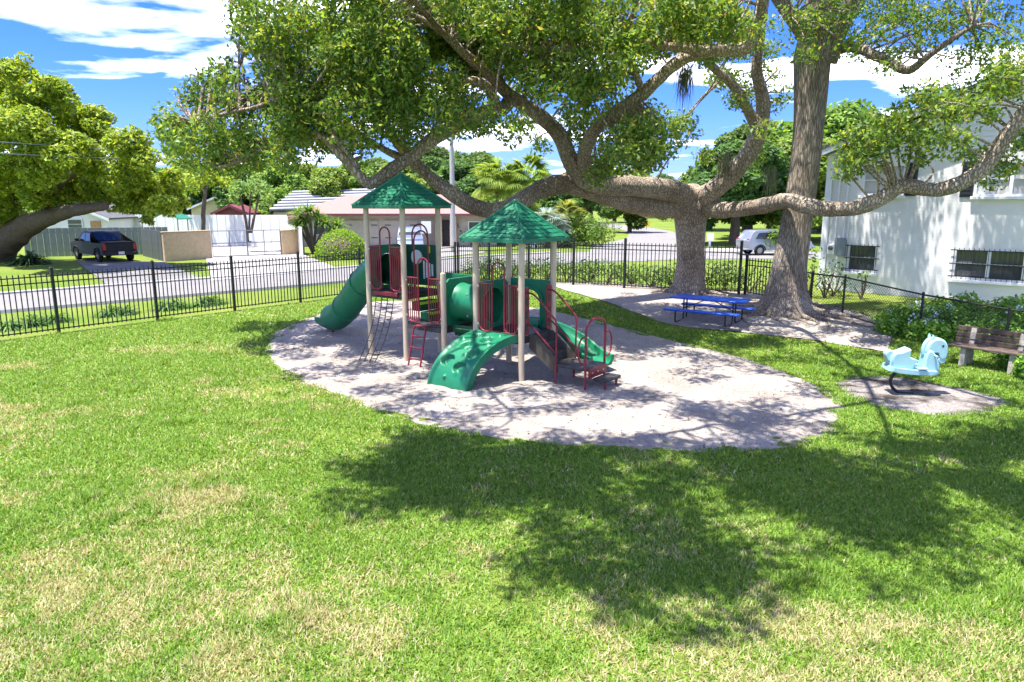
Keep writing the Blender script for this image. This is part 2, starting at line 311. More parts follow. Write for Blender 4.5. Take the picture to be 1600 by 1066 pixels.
# ------------------------------------------------------------------ leaf and blade generators
def quads_mesh(name, V, C, m, nv=4):
    n = len(V) // nv; me = bpy.data.meshes.new(name); me.vertices.add(len(V)); me.vertices.foreach_set('co', np.ascontiguousarray(V, dtype=np.float32).ravel())
    me.loops.add(len(V)); me.loops.foreach_set('vertex_index', np.arange(len(V), dtype=np.int32)); me.polygons.add(n)
    me.polygons.foreach_set('loop_start', np.arange(0, len(V), nv, dtype=np.int32))
    try: me.polygons.foreach_set('loop_total', np.full(n, nv, dtype=np.int32))
    except Exception: pass
    me.update(calc_edges=True); a = me.attributes.new('col', 'FLOAT_COLOR', 'POINT')
    CC = np.ones((len(V), 4), np.float32); CC[:, :3] = np.repeat(C, nv, axis=0); a.data.foreach_set('color', CC.ravel()); me.materials.append(m); me.validate(); return me
def unit(a): return a / np.maximum(np.linalg.norm(a, axis=1, keepdims=True), 1e-9)
def leaf_quads(P, size, aspect=.45, up=.35, out=None):
    n = len(P); nrm = rng.normal(size=(n, 3)); nrm[:, 2] += up * 2
    if out is not None: nrm += out * 1.0
    nrm = unit(nrm); u = unit(np.cross(nrm, rng.normal(size=(n, 3)))); w = np.cross(nrm, u); s = (size * rng.uniform(.6, 1.35, n))[:, None]
    V = np.empty((n, 4, 3)); V[:, 0] = P - u * s; V[:, 1] = P + w * s * aspect - nrm * s * .15; V[:, 2] = P + u * s; V[:, 3] = P - w * s * aspect - nrm * s * .15
    return V.reshape(-1, 3)
def palette(n, cols, wts, var=.25):
    k = rng.choice(len(cols), n, p=np.array(wts) / sum(wts)); c = np.array(cols)[k] * rng.uniform(1 - var, 1 + var, n)[:, None]; return np.clip(c, 0, 1)
def clump_points(centres, radii, per, flat=.75, shell=.5):
    P = []; O = []
    for c, r, k in zip(centres, radii, per):
        d = unit(rng.normal(size=(k, 3))); t = (shell + (1 - shell) * rng.random(k)) ** .6; q = d * (t * r)[:, None] * np.array([1, 1, flat]); P.append(q + np.array(c)); O.append(d)
    return np.concatenate(P), np.concatenate(O)
def foliage(name, centres, radii, dens, size, cols, wts, parent, m=None, flat=.75, shell=.5, aspect=.45, up=.35, outw=.6, loc=None):
    per = [max(6, int(dens * r * r)) for r in radii]; P, O = clump_points(centres, radii, per, flat, shell)
    off = np.array(wpos(parent)) if parent else (np.array(loc) if loc is not None else np.zeros(3)); V = leaf_quads(P - off, size, aspect, up, O * outw)
    o = bpy.data.objects.new(name, quads_mesh(name, V, palette(len(P), cols, wts), m or M['leaf'])); COL.objects.link(o)
    if parent: o.parent = parent
    elif loc is not None: o.location = loc
    return o
def blade_quads(base, direc, length, width, droop, seg=3):          # strap leaves, seg quads each
    n = len(base); side = unit(np.cross(direc, np.array([0, 0, 1.0]) + rng.normal(size=(n, 3)) * .15)); V = np.empty((n, seg, 4, 3))
    def pt(t): p = base + direc * (length * t)[:, None]; p[:, 2] -= droop * length * t * t; return p
    for k in range(seg):
        t0 = np.full(n, k / seg); t1 = np.full(n, (k + 1) / seg); w0 = width * (1 - (k / seg) ** 2 * .95) / 2; w1 = width * (1 - ((k + 1) / seg) ** 2 * .95) / 2
        V[:, k, 0] = pt(t0) - side * w0; V[:, k, 1] = pt(t0) + side * w0; V[:, k, 2] = pt(t1) + side * w1; V[:, k, 3] = pt(t1) - side * w1
    return V.reshape(-1, 3), seg
OAK = [(.13, .235, .05), (.19, .30, .055), (.075, .15, .045), (.32, .37, .07), (.36, .30, .11)]; OAKW = [4, 4, 2.2, 1.6, .4]

# ------------------------------------------------------------------ lawn grass
def outw(x, y, poly, f): c = sum((Vector(p) for p in poly), Vector((0, 0))) / len(poly); return c.x + (x - c.x) * f, c.y + (y - c.y) * f
def lawn():
    bands = [(3.2, 6, 6200), (6, 8.5, 4300), (8.5, 12, 2700), (12, 16, 1600), (16, 21, 900), (21, 31, 420)]; Vs = []; Cs = []
    for y0, y1, d in bands:
        hw = .80 * y1 + 2; n = int(d * (y1 - y0) * 2 * hw); x = rng.uniform(-hw, hw, n); y = rng.uniform(y0, y1, n)
        jx = x + (fbm(x * 4, y * 4, 21) - .5) * .5; jy = y + (fbm(x * 4, y * 4, 22) - .5) * .5
        k = np.abs(x) < .80 * y + 1.6; k &= ~inpoly(*outw(jx, jy, pit, 1.012), pit) & ~(inpoly(*outw(jx, jy, rid, 1.10), rid) & (rng.random(n) < .97)) & ~inpoly(jx, jy + .12, back)
        k &= (x * .787 - (y) * .617) > (-12.1 * .787 - 18.5 * .617) + .1            # inside the left fence line
        k &= ~((x > -2.5) & (y > 30.8 - (x + 2.5) * .9)) & (x < 12.6)
        k &= rng.random(n) < np.clip(1.25 - 1.1 * np.clip(fbm(x * .9 + 3, y * .9, 31) - .45, 0, 1) * 2, .35, 1)
        x, y = x[k], y[k]; n = len(x); ym = (y0 + y1) / 2; wid = .0042 + .00062 * ym; h = rng.uniform(.024, .055, n) * (1 + .012 * ym) * (1 + 1.0 * ssn((fbm(x * 1.7, y * 1.7, 61) - .66) / .1)) * (.7 + .6 * fbm(x * 5, y * 5, 62))
        ang = rng.uniform(0, 2 * np.pi, n); lean = rng.uniform(.25, 1.35, n); wa = ang + np.pi / 2 + rng.normal(size=n) * .4; z = Gn(x, y)
        V = np.empty((n, 3, 3)); dx = np.cos(wa) * wid; dy = np.sin(wa) * wid
        V[:, 0] = np.stack([x - dx, y - dy, z], 1); V[:, 1] = np.stack([x + dx, y + dy, z], 1); V[:, 2] = np.stack([x + np.cos(ang) * lean * h, y + np.sin(ang) * lean * h, z + h * (1.15 - .5 * lean)], 1)
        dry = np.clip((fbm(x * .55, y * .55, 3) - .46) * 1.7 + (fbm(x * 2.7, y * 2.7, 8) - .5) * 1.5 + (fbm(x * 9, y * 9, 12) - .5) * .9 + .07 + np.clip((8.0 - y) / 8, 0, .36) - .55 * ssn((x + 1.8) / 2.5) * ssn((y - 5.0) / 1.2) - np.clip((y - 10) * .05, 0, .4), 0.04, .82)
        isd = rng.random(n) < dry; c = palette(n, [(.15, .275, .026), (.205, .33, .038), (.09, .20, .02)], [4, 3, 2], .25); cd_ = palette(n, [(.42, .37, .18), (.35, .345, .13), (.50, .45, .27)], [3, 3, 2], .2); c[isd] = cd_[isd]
        Vs.append(V.reshape(-1, 3)); Cs.append(c)
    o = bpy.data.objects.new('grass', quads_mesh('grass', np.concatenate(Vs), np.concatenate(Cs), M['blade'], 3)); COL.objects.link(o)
    tag(o, 'short green and straw coloured lawn grass round the sand pit', 'grass', kind='stuff')
lawn()

# ------------------------------------------------------------------ playground structure
E1 = Vector((.809, -.588, 0)); E2 = Vector((.588, .809, 0)); ZA = Vector((0, 0, 1)); P2 = Vector((-2.29, 14.93, 0)); S = 1.1
def U(a, b, z): return P2 + E1 * a + E2 * b + ZA * z
TA = (-S, 0.0); TB = (0.0, S); TC = (1.95, 3.05); DA, DB = 1.52, .91
AX = (E1, E2, ZA)
ps = thing('playground_structure', U(.9, .5, 0), 'green and maroon playground climber with two peaked roofs on cream posts in sand', 'playground')
def post(a, b, h, name='post'):
    mb = MB(); c = U(a, b, 0); mb.lathe(c, [(0, -.05), (.06, -.05), (.06, h - .02), (.045, h), (0, h)], 14); o = mb.build(name, M['cream'], ps, smooth=35)
    return o
for a in TA[:1] + (0.0,):
    for b in (0, S): post(a, b, 3.40)
for b in (0, S): post(S, b, 2.02)
for a in TC:
    for b in (0, S): post(a, b, 2.79)
def roof(a0, a1, eave, hgt):
    cx, side = (a0 + a1) / 2, .76; cen = U(cx, S / 2, 0); top = cen + ZA * (eave + hgt); root = None
    for q in range(4):
        ang = q * math.pi / 2; ca, sa = round(math.cos(ang)), round(math.sin(ang)); n = E1 * ca + E2 * sa; t = E1 * -sa + E2 * ca
        mb = MB(); e0 = cen + n * side - t * side + ZA * eave; e1 = cen + n * side + t * side + ZA * eave
        mb.add([e0, e1, top], [(0, 1, 2)]); mb.add([e0, e1, e1 - ZA * .07, e0 - ZA * .07], [(3, 2, 1, 0)])
        mb.add([e0 - ZA * .07, e1 - ZA * .07, e1 - ZA * .07 - n * .09 - t * .09, e0 - ZA * .07 - n * .09 + t * .09], [(0, 1, 2, 3)])
        mb.add([e0 - n * .09 + t * .09 - ZA * .07, e1 - n * .09 - t * .09 - ZA * .07, top - ZA * .09], [(0, 2, 1)])
        panel = mb.build('roof_panel', M['green_roof'], ps)
        nrm = (e1 - e0).cross(top - e0).normalized(); nrm = nrm if nrm.z > 0 else -nrm; sh = MB(); rows = 9       # moulded shingle relief
        sl_ = (top - (e0 + e1) / 2); up_ = sl_.normalized(); Ls = sl_.length
        for r in range(rows):
            f0 = (r + .35) / (rows + .8); half = side * (1 - f0) - .07; y0 = f0 * Ls; y1 = y0 + Ls / (rows + .8) * .95; w = .125; k = int(half * 2 / w)
            if k < 1: continue
            w = half * 2 / k
            for i in range(k):
                xa = -half + i * w + (w * .5 if r % 2 else 0); xb = min(xa + w * .94, half); d = random.uniform(-.012, .012)
                if xb - xa < .03: continue
                m_ = (e0 + e1) / 2; dn = t
                f1 = side * (1 - y1 / Ls) - .02
                pts = [m_ + dn * xa + up_ * (y0 + d), m_ + dn * ((xa + xb) / 2) + up_ * (y0 - .012 + d), m_ + dn * xb + up_ * (y0 + d), m_ + dn * max(-f1, min(f1, xb)) + up_ * y1, m_ + dn * max(-f1, min(f1, xa)) + up_ * y1]
                v = [p + nrm * (.016 if j < 3 else .003) for j, p in enumerate(pts)] + [p + nrm * .0005 for p in pts[:3]]
                sh.add(v, [(0, 1, 2, 3, 4), (0, 5, 6, 1), (1, 6, 7, 2)])
        o = sh.build('shingle_relief', M['green_roof'], panel); o['kind'] = 'stuff'
    for q in range(4):
        sx, sy = ((1, 1), (1, -1), (-1, -1), (-1, 1))[q]; c = cen + (E1 * sx + E2 * sy) * side + ZA * eave; mb = MB(); mb.tube([c + ZA * -.01, top + ZA * .012], [.035, .028], 8); mb.build('hip_ridge', M['green_roof'], ps, smooth=True)
    mb = MB(); mb.lathe(top, [(.0, .045), (.03, .04), (.05, .01), (.06, -.04)], 10); mb.build('roof_cap', M['green_roof'], ps, smooth=True)
roof(*(-S, 0), 3.36, .66); roof(TC[0], TC[1], 2.75, .69)
def deck(a0, a1, z, name='deck'):
    mb = MB(); mb.box(U((a0 + a1) / 2, S / 2, z - .025), (a1 - a0 - .02, S - .02, .05), AX, .012); d = mb.build(name, M['deck'], ps)
    sk = MB()
    for b in (.012, S - .012): sk.box(U((a0 + a1) / 2, b, z - .10), (a1 - a0 - .13, .02, .10), AX)
    for a in (a0 + .012, a1 - .012): sk.box(U(a, S / 2, z - .10), (.02, S - .13, .10), AX)
    sk.build('deck_skirt', M['deck'], d)
deck(-S, 0, DA); deck(0, S, DB); deck(TC[0], TC[1], DB)
def bar_panel(o, t, z0, w, h, nb=5, name='bar_panel'):             # framed panel of bars from o along t
    n = MB(); r = .016; rc = .12; base = o + ZA * z0
    def q(x, z): return base + t * x + ZA * z
    corner = lambda cx, cz, a0: [q(cx + rc * math.cos(a0 + i * math.pi / 8), cz + rc * math.sin(a0 + i * math.pi / 8)) for i in range(5)]
    pts = [q(0, h), q(0, rc)] + corner(rc, rc, math.pi) + corner(w - rc, rc, 1.5 * math.pi) + [q(w, h)]
    n.tube(pts, r, 8); n.tube([q(0, h), q(w, h)], r, 8); fr = n.build(name, M['red'], ps, smooth=True)
    for i in range(1, nb):
        x = w * i / nb; b = MB(); b.tube([q(x, .02 if .08 < x < w - .08 else .04), q(x, h)], .011, 6); b.build('bar', M['red'], fr, smooth=True)
    for zc in (.12, h - .06):
        b = MB(); b.lathe(q(-.035 if name == 'bar_panel' else w + .035, zc), [(0, .03), (.03, .022), (.036, 0), (.03, -.022), (0, -.03)], 10); b.build('clamp', M['bolt'], fr, smooth=True)
def arch(o, t, x0, x1, z0, z1):
    mb = MB(); r = (x1 - x0) / 2; c = (x0 + x1) / 2; pts = [o + t * x0 + ZA * z0, o + t * x0 + ZA * (z1 - r)] + [o + t * (c - r * math.cos(i * math.pi / 10)) + ZA * (z1 - r + r * math.sin(i * math.pi / 10)) for i in range(1, 10)] + [o + t * x1 + ZA * (z1 - r), o + t * x1 + ZA * z0]
    mb.tube(pts, .018, 8); mb.build('arch_handle', M['red'], ps, smooth=True)
def entry(a0, z, b=0.0, w=.31):
    o = U(a0, b, 0); gap0 = .08 + w; gap1 = S - .08 - w
    bar_panel(o + E1 * .09, E1, z + .03, w, .93); bar_panel(o + E1 * (S - .09 - w), E1, z + .03, w, .93, name='bar_panel_end'); arch(o, E1, gap0 + .01, gap1 - .01, z + .05, z + 1.38)
entry(-S, DA); entry(0, DB); entry(TC[0], DB)
arch(U(-S, S, 0), E1, .30, .78, DA + .75, DA + 1.42); arch(U(-.02, 0, 0), E2, .34, .78, DA + .05, DA + 1.30)
# steps between the two decks, with yellow noses
for i in range(2):
    mb = MB(); z = DB + .203 * (i + 1); mb.box(U(.33 - i * .24, S / 2, z - .1), (.24, .62, .2), AX, .01); st = mb.build('step', M['green_dark'], ps)
    mb = MB(); mb.box(U(.33 - i * .24 + .123, S / 2, z - .03), (.012, .60, .055), AX); mb.build('step_nose', M['yellow'], st)
# play panel on the back of the high deck
mb = MB(); mb.box(U(-S / 2, S, DA + .50), (S - .13, .035, .92), AX, .012); pp = mb.build('activity_panel', M['green_dark'], ps)
mb = MB(); mb.lathe(U(-.62, S - .05, DA + .68), [(0, .03), (.15, .03), (.165, .015), (.165, -.015), (.15, -.03), (0, -.03)], 24, (E1, ZA, E2)); mb.build('drum_wheel', M['white_pl'], pp, smooth=35)
for i in range(4): mb = MB(); mb.box(U(-.42 + i * .085, S - .03, DA + .40), (.045, .03, .42 - .05 * i), AX, .008); mb.build('chime', M['white_pl'], pp)
mb = MB(); mb.box(U(-.25, S - .03, DA + .86), (.06, .03, .16), AX, .008); mb.build('pointer', M['yellow'], pp)
for a0, b_, z in ((0, S, DB), ):
    mb = MB(); mb.box(U(S / 2, S, DB + .50), (S - .13, .04, .95), AX, .015); mb.build('solid_panel', M['green'], ps)
# tube slide: hooded mouth, tube, flared run-out and leg
def ringtube(name, pts, radii, m, parent, n=24, flat=None):
    mb = MB(); mb.tube(pts, radii, n, cap=False); inner = [r - .025 for r in radii]; mb2 = MB(); mb2.tube(pts, inner, n, cap=False); mb.add(mb2.v, mb2.f)
    return mb.build(name, m, parent, smooth=40)
mid = U(-S, S / 2, 0); dirs = -E1
path = catmull([mid + E1 * .05 + ZA * (DA + .42), mid + dirs * .35 + E2 * .03 + ZA * (DA + .38), mid + dirs * .95 + E2 * .16 + ZA * (DA + .02), mid + dirs * 1.75 + E2 * .42 + ZA * (DA - .53), mid + dirs * 2.5 + E2 * .68 + ZA * (DA - .97), mid + dirs * 2.95 + E2 * .84 + ZA * (DA - 1.08)], 6)
ts = ringtube('tube_slide', path, [.345] * len(path), M['green'], ps)
for k in (12, 20):
    mb = MB(); t = (path[k + 1] - path[k - 1]).normalized(); mb.tube([path[k] - t * .025, path[k] - t * .02, path[k] + t * .02, path[k] + t * .025], [.345, .368, .368, .345], 24, cap=False); mb.build('tube_flange', M['green'], ts, smooth=30)
e = path[-1]; t = (path[-1] - path[-2]).normalized(); sd = Vector((t.y, -t.x, 0)); mb = MB(); rows = []
for j in range(6):
    q = j / 5; row = []
    for k in range(13):
        a = math.pi + math.pi * k / 12; rr_ = .35; w = rr_ * (1 + .05 * q); row.append(e + t * (q * .42) + sd * (math.cos(a) * w) + ZA * (math.sin(a) * rr_ * (1 - .25 * q) - .0 + .02 * q))
    rows.append(row)
rows2 = [[p + ZA * .03 + (e + t * .3 - p).normalized() * .0 for p in r] for r in rows]; mb.loft(rows); mb.loft(rows2); mb.loft([rows[-1], rows2[-1]]); mb.build('slide_exit', M['green'], ts, smooth=40)
foot = e + t * .05; mb = MB(); mb.tube([Vector((foot.x, foot.y, -.03)), Vector((foot.x, foot.y, e.z - .30))], .035, 10); mb.build('slide_leg', M['red'], ts, smooth=True)
mb = MB(); c = mid + ZA * (DA + .47)
ring = [(math.cos(2 * math.pi * k / 28), math.sin(2 * math.pi * k / 28)) for k in range(28)]
def holed(c, t, w, h, r, th, zoff, nrm):                            # flat panel with a round hole
    mb = MB(); outer = []; hole = []
    for x, z in ring:
        s_ = min(w / 2 / max(abs(x), 1e-6), h / 2 / max(abs(z), 1e-6)); outer.append(c + t * (x * s_) + ZA * (z * s_)); hole.append(c + t * (x * r) + ZA * (z * r + zoff))
    for sgn in (-.5, .5): mb.loft([[p + nrm * th * sgn for p in outer], [p + nrm * th * sgn for p in hole]], True)
    mb.loft([[p - nrm * th / 2 for p in outer], [p + nrm * th / 2 for p in outer]], True); mb.loft([[p - nrm * th / 2 for p in hole], [p + nrm * th / 2 for p in hole]], True); return mb
holed(c, E2, S - .13, 1.0, .36, .05, -.05, E1).build('slide_panel', M['green'], ps)
# crawl tunnel with its two square end panels
ctr = DB + .46
for a in (S, TC[0]): holed(U(a, S / 2, ctr + .02), E2, S - .13, .98, .355, .05, -.02, E1).build('tunnel_panel', M['green'], ps)
tp = [U(S + (TC[0] - S) * k / 8, S / 2, ctr) for k in range(9)]; tn = ringtube('crawl_tunnel', tp, [.42, .385, .375, .375, .375, .375, .375, .385, .42], M['green'], ps)
for k in range(5):
    an = k * 1.25 + .6; b = MB(); b.lathe(tp[4] + E2 * (-.372 * math.cos(an)) + ZA * (.372 * math.sin(an)), [(0, .02), (.02, .015), (.026, 0), (.02, -.015), (0, -.02)], 8); b.build('bolt', M['bolt'], tn, smooth=True)
mb = MB(); rows = []                                                   # ribbed bridge pan under the tunnel
for k in range(13): a = math.pi * (1.05 + .9 * k / 12); rows.append([U(S + .06, S / 2 + math.cos(a) * .40, DB + .10 + math.sin(a) * .38), U(TC[0] - .06, S / 2 + math.cos(a) * .40, DB + .10 + math.sin(a) * .38)])
mb.loft(rows); br = mb.build('tunnel_cradle', M['green_dark'], ps)
for k in range(1, 12, 2): a = math.pi * (1.05 + .9 * k / 12); mb = MB(); mb.tube([U(S + .06, S / 2 + math.cos(a) * .41, DB + .10 + math.sin(a) * .39), U(TC[0] - .06, S / 2 + math.cos(a) * .41, DB + .10 + math.sin(a) * .39)], .02, 6); mb.build('rib', M['green_dark'], br)
# chain net climber on the high deck
mb = MB(); mb.box(U(-S / 2, -.03, DA - .05), (.74, .05, .09), AX, .01); nb_ = mb.build('net_bar', M['red'], ps)
def netp(i, s): x = -.82 + i * .18; return U(x - .06 * s * s - (.02 * i * s), -.05 - .52 * s - .10 * math.sin(s * math.pi) * -1, (DA - .10) * (1 - s) + .03 * s)
for i in range(4): mb = MB(); mb.tube([netp(i, k / 10) for k in range(11)], .011, 6); mb.build('net_rope', M['chain'], ps, smooth=True)
for i in range(3):
    for k in range(1, 9): s = k / 8.6 - .055 * (i % 2); mb = MB(); mb.tube([netp(i, s), netp(i + 1, s)], .010, 6); mb.build('net_rung', M['chain'], ps, smooth=True)
# red ladder to the middle deck
x0, x1 = .36, .70; lad = []
mb = MB(); pts = [U(x0, -.34, -.05), U(x0, -.20, .52), U(x0, -.13, .80), U(x0 + .04, -.11, .875), U(x1 - .04, -.11, .875), U(x1, -.13, .80), U(x1, -.20, .52), U(x1, -.34, -.05)]; mb.tube(pts, .019, 8); ld = mb.build('ladder', M['red'], ps, smooth=True)
for z in (.2, .43, .66): b_ = -.34 + .14 * z / .55; mb = MB(); mb.tube([U(x0, b_, z), U(x1, b_, z)], .016, 8); mb.build('rung', M['red'], ld, smooth=True)
mb = MB(); mb.box(U((x0 + x1) / 2, -.06, .87), (.34, .12, .03), AX, .008); mb.build('ladder_plate', M['red'], ld)
# curved moulded climbing wall with hand holds
def cwp(s, x, d=0):                                                    # s along the arc 0..1, x across
    ang = s * math.pi * .47; b = -.02 - 1.18 * math.sin(ang); z = .90 * max(0, math.cos(ang)) ** .88 + .03 - .10 * s * s
    sk = -.30 * s; n = Vector((0, -math.sin(ang), 0)); nb = -math.sin(ang); nz = math.cos(ang)
    return U(TC[0] + S / 2 + sk + x, b - (-nb if False else 0) + nb * -0 - d * math.sin(ang), z + d * math.cos(ang))
holes = [(.16, -.20), (.24, .14), (.40, -.10), (.52, .22), (.66, -.24), (.74, .12)]; pegs = [(.12, .26), (.34, .32), (.46, .02), (.30, -.34), (.88, -.12)]
mb = MB(); rows = []; NS, NX = 60, 44
for i in range(NS + 1):
    s = i / NS; row = []
    for j in range(NX + 1):
        x = -.48 + .96 * j / NX; d = 0
        for hs_, hx in holes:
            q = math.hypot((s - hs_) * 1.55 / .125, (x - hx) / .15); d = min(d, -.09 * (1 - sst((q - .72) / .28)))
        for hs_, hx in pegs:
            q = math.hypot((s - hs_) * 1.55 / .05, (x - hx) / .05); d = max(d, .05 * (1 - sst(q))) if q < 1 else d
        ex = abs(x) / .48; d += .02 * sst((ex - .82) / .1) if d == 0 else 0
        row.append(cwp(s, x, d))
    rows.append(row)
mb.loft(rows); edge = [rows[0]] + [];
for j in (0, NX): mb.loft([[r[j] for r in rows], [cwp(i / NS, -.49 if j == 0 else .49, -.13) for i in range(NS + 1)]])
mb.loft([rows[-1], [cwp(1, -.48 + .96 * j / NX, -.13) for j in range(NX + 1)]]); mb.loft([[cwp(i / NS, x, -.13) for x in (-.49, .49)] for i in range(NS + 1)])
mb.build('climbing_wall', M['green'], ps, smooth=50)
# arch panel and curved slide at the back of the low tower
mb = MB(); o = U(TC[0] + .065, S, DB); w = S - .13; inn = []; out_ = []
prof = [(-.24, 0)] + [(-.24 * math.cos(math.pi * k / 12), .52 + .24 * math.sin(math.pi * k / 12)) for k in range(13)] + [(.24, 0)]; pro2 = [(-w / 2, 0)] + [(-w / 2 if k < 4 else w / 2 if k > 8 else -w / 2 + w * (k - 3) / 6, .5 + .48 * min(1, k / 3) if k < 4 else (.98 if k < 9 else .98 - .48 * (k - 9) / 3 * .0)) for k in range(13)] + [(w / 2, 0)]
for sgn in (-.02, .02): mb.loft([[o + E1 * (w / 2 + x) + ZA * z + E2 * sgn for x, z in prof], [o + E1 * (w / 2 + x) + ZA * z + E2 * sgn for x, z in pro2]])
for P_ in (prof, pro2): mb.loft([[o + E1 * (w / 2 + x) + ZA * z + E2 * sgn for x, z in P_] for sgn in (-.02, .02)])
ap = mb.build('arch_panel', M['green'], ps); mb = MB(); mb.tube([o + E1 * (w / 2 + x * 1.28) + ZA * (z * 1.06) - E2 * .03 for x, z in prof[1:-1]], .035, 8); mb.build('arch_moulding', M['green'], ap, smooth=True)
sp_ = catmull([U(TC[0] + .55, S - .02, DB - .02), U(TC[0] + .60, S + .35, DB - .06), U(TC[0] + .80, S + .68, .72), U(TC[0] + 1.15, S + .80, .50), U(TC[0] + 1.52, S + .68, .30), U(TC[0] + 1.85, S + .50, .23), U(TC[0] + 2.02, S + .42, .22)], 6)
rows = []; n = len(sp_)
for i, p in enumerate(sp_):
    t = (sp_[min(i + 1, n - 1)] - sp_[max(i - 1, 0)]).normalized(); s_ = Vector((t.y, -t.x, 0)).normalized()
    rows.append([p + s_ * x + ZA * z for x, z in ((-.30, .10), (-.30, .16), (-.27, .18), (-.235, .16), (-.22, .06), (-.16, .0), (0, -.015), (.16, 0), (.22, .06), (.235, .16), (.27, .18), (.30, .16), (.30, .10), (.24, -.03), (.0, -.07), (-.24, -.03), (-.30, .10))])
mb = MB(); mb.loft(rows); mb.add(rows[-1][:-1], [tuple(range(16))]); sd_ = mb.build('curved_slide', M['green'], ps, smooth=40)
for k in (n - 5,): mb = MB(); q = sp_[k]; mb.tube([Vector((q.x, q.y, -.03)), Vector((q.x, q.y, q.z - .02))], .03, 8); mb.build('slide_leg', M['red'], sd_, smooth=True)
# stairs, transfer platform and rails
for k in range(3):
    z = DB - .17 * (k + 1) + 0; mb = MB(); mb.box(U(TC[1] + .07 + .19 * k + .095, .55, z + .0), (.20, .60, .03), AX, .006); st = mb.build('stair_tread', M['stair'], ps)
    mb = MB(); mb.box(U(TC[1] + .07 + .19 * k + .004, .55, z + .09), (.012, .58, .14), AX); mb.build('stair_riser', M['deck'], st)
for b_ in (.235, .865):
    mb = MB(); mb.prism([U(TC[1] + a, b_, z) for a, z in ((.02, DB + .02), (.16, DB + .02), (.68, .50), (.68, .26), (.56, .26), (.02, .66))], E2 * .012); mb.build('stair_side', M['stair'], ps)
mb = MB(); mb.box(U(TC[1] + .98, .55, .405), (.72, .70, .055), AX, .012); pl = mb.build('transfer_platform', M['deck'], ps)
mb = MB(); mb.box(U(TC[1] + 1.352, .55, .33), (.02, .66, .18), AX); rp_ = mb.build('platform_panel', M['red'], pl)
for x in (-.2, 0, .2): mb = MB(); mb.lathe(U(TC[1] + 1.364, .55 + x, .33), [(0, .012), (.014, .008), (.018, 0)], 8, (E2, ZA, E1)); mb.build('bolt', M['bolt'], rp_)
mb = MB(); mb.box(U(TC[1] + 1.52, .62, .215), (.30, .56, .05), AX, .012); stp = mb.build('lower_step', M['deck'], ps)
for a, b_, h in ((TC[1] + .66, .86, .38), (TC[1] + 1.60, .84, .2), (TC[1] + 1.60, .40, .2)): mb = MB(); mb.tube([U(a, b_, -.04), U(a, b_, h)], .022, 8); mb.build('leg', M['red'], ps, smooth=True)
LA, LB = .19, .91
for b_ in (LA, LB):
    mb = MB(); mb.tube(catmull([U(TC[1] + .02, b_, DB + .82), U(TC[1] + .18, b_, DB + .78), U(TC[1] + .56, b_, DB + .44), U(TC[1] + .66, b_, DB + .30), U(TC[1] + .66, b_, DB - .1)], 5) + [U(TC[1] + .66, b_, -.05 if b_ == LA else .36)], .019, 8); hr = mb.build('handrail', M['red'], ps, smooth=True)
    mb = MB(); mb.tube([U(TC[1] + .03, b_, DB + .22), U(TC[1] + .12, b_, DB + .18), U(TC[1] + .66, b_, DB - .28)], .016, 8); mb.build('lower_rail', M['red'], hr, smooth=True)
for b_ in (.16, .94):                                                # narrow maroon plates beside the stair opening
    mb = MB(); pts = [U(TC[1] - .01, b_ + x, DB + z) for x, z in ((-.08, .06), (-.05, .02), (.05, .02), (.08, .06), (.08, .86), (.05, .92), (-.05, .92), (-.08, .86))]; mb.prism(pts, E1 * .025); pn = mb.build('side_plate', M['red'], ps)
    for zz in (.16, .40, .66): mb = MB(); mb.box(U(TC[1] + .018, b_, DB + zz), (.012, .07, .16), AX); mb.build('grip_slot', M['deck'], pn)
aa = TC[1] + 1.30
mb = MB(); mb.tube([U(aa, LA, -.05), U(aa, LA, 1.13)] + [U(aa, .55 - .36 * math.cos(i * math.pi / 10), 1.13 + .20 * math.sin(i * math.pi / 10)) for i in range(1, 10)] + [U(aa, LB, 1.13), U(aa, LB, -.05)], .023, 10); gr = mb.build('grab_arch', M['red'], ps, smooth=True)
for b_, sg in ((LA, -1), (LB, 1)):
    mb = MB(); mb.tube(catmull([U(aa, b_, 1.0), U(aa, b_ + sg * .14, 1.02), U(aa, b_ + sg * .25, .90), U(aa, b_ + sg * .25, .68), U(aa, b_ + sg * .14, .54), U(aa, b_, .56)], 5), .018, 8); mb.build('hand_loop', M['red'], gr, smooth=True)

# ------------------------------------------------------------------ small picnic table
def picnic():
    c = onG(1107, 503); root = thing('picnic_table', c, 'small blue mesh picnic table with black tube legs under the oak', 'picnic table')
    a = onG(1142, 508) - onG(1060, 496); a.z = 0; a = a.normalized(); b = Vector((-a.y, a.x, 0)); AXp = (a, b, ZA)
    def p(x, y, z): return c + (a * x + b * y + ZA * z) * 1.12
    for nm, y, z, w in (('table_top', 0, .56, .66), ('bench_seat', -.56, .31, .24), ('bench_seat', .56, .31, .24)):
        mb = MB(); mb.box(p(0, y, z), (2.0, w * 1.12, .05), AXp, .016); o = mb.build(nm, M['blue'], root, smooth=30)
    for x in (-.60, .60):
        for sg in (-1, 1):
            mb = MB(); mb.tube(catmull([p(x, sg * .10, .53), p(x, sg * .10, .10), p(x, sg * .16, .022), p(x, sg * .30, .02), p(x, sg * .52, .02), p(x, sg * .60, .07), p(x, sg * .60, .29)], 5), .021, 8); mb.build('leg', M['black_tube'], root, smooth=True)
        mb = MB(); mb.tube([p(x, -.12, .30), p(x, .12, .30)], .018, 8); mb.build('cross_bar', M['black_tube'], root, smooth=True)
        mb = MB(); mb.tube([p(x, 0, .30), p(x * .12, 0, .53)], .013, 6); mb.build('brace', M['black_tube'], root, smooth=True)
picnic()

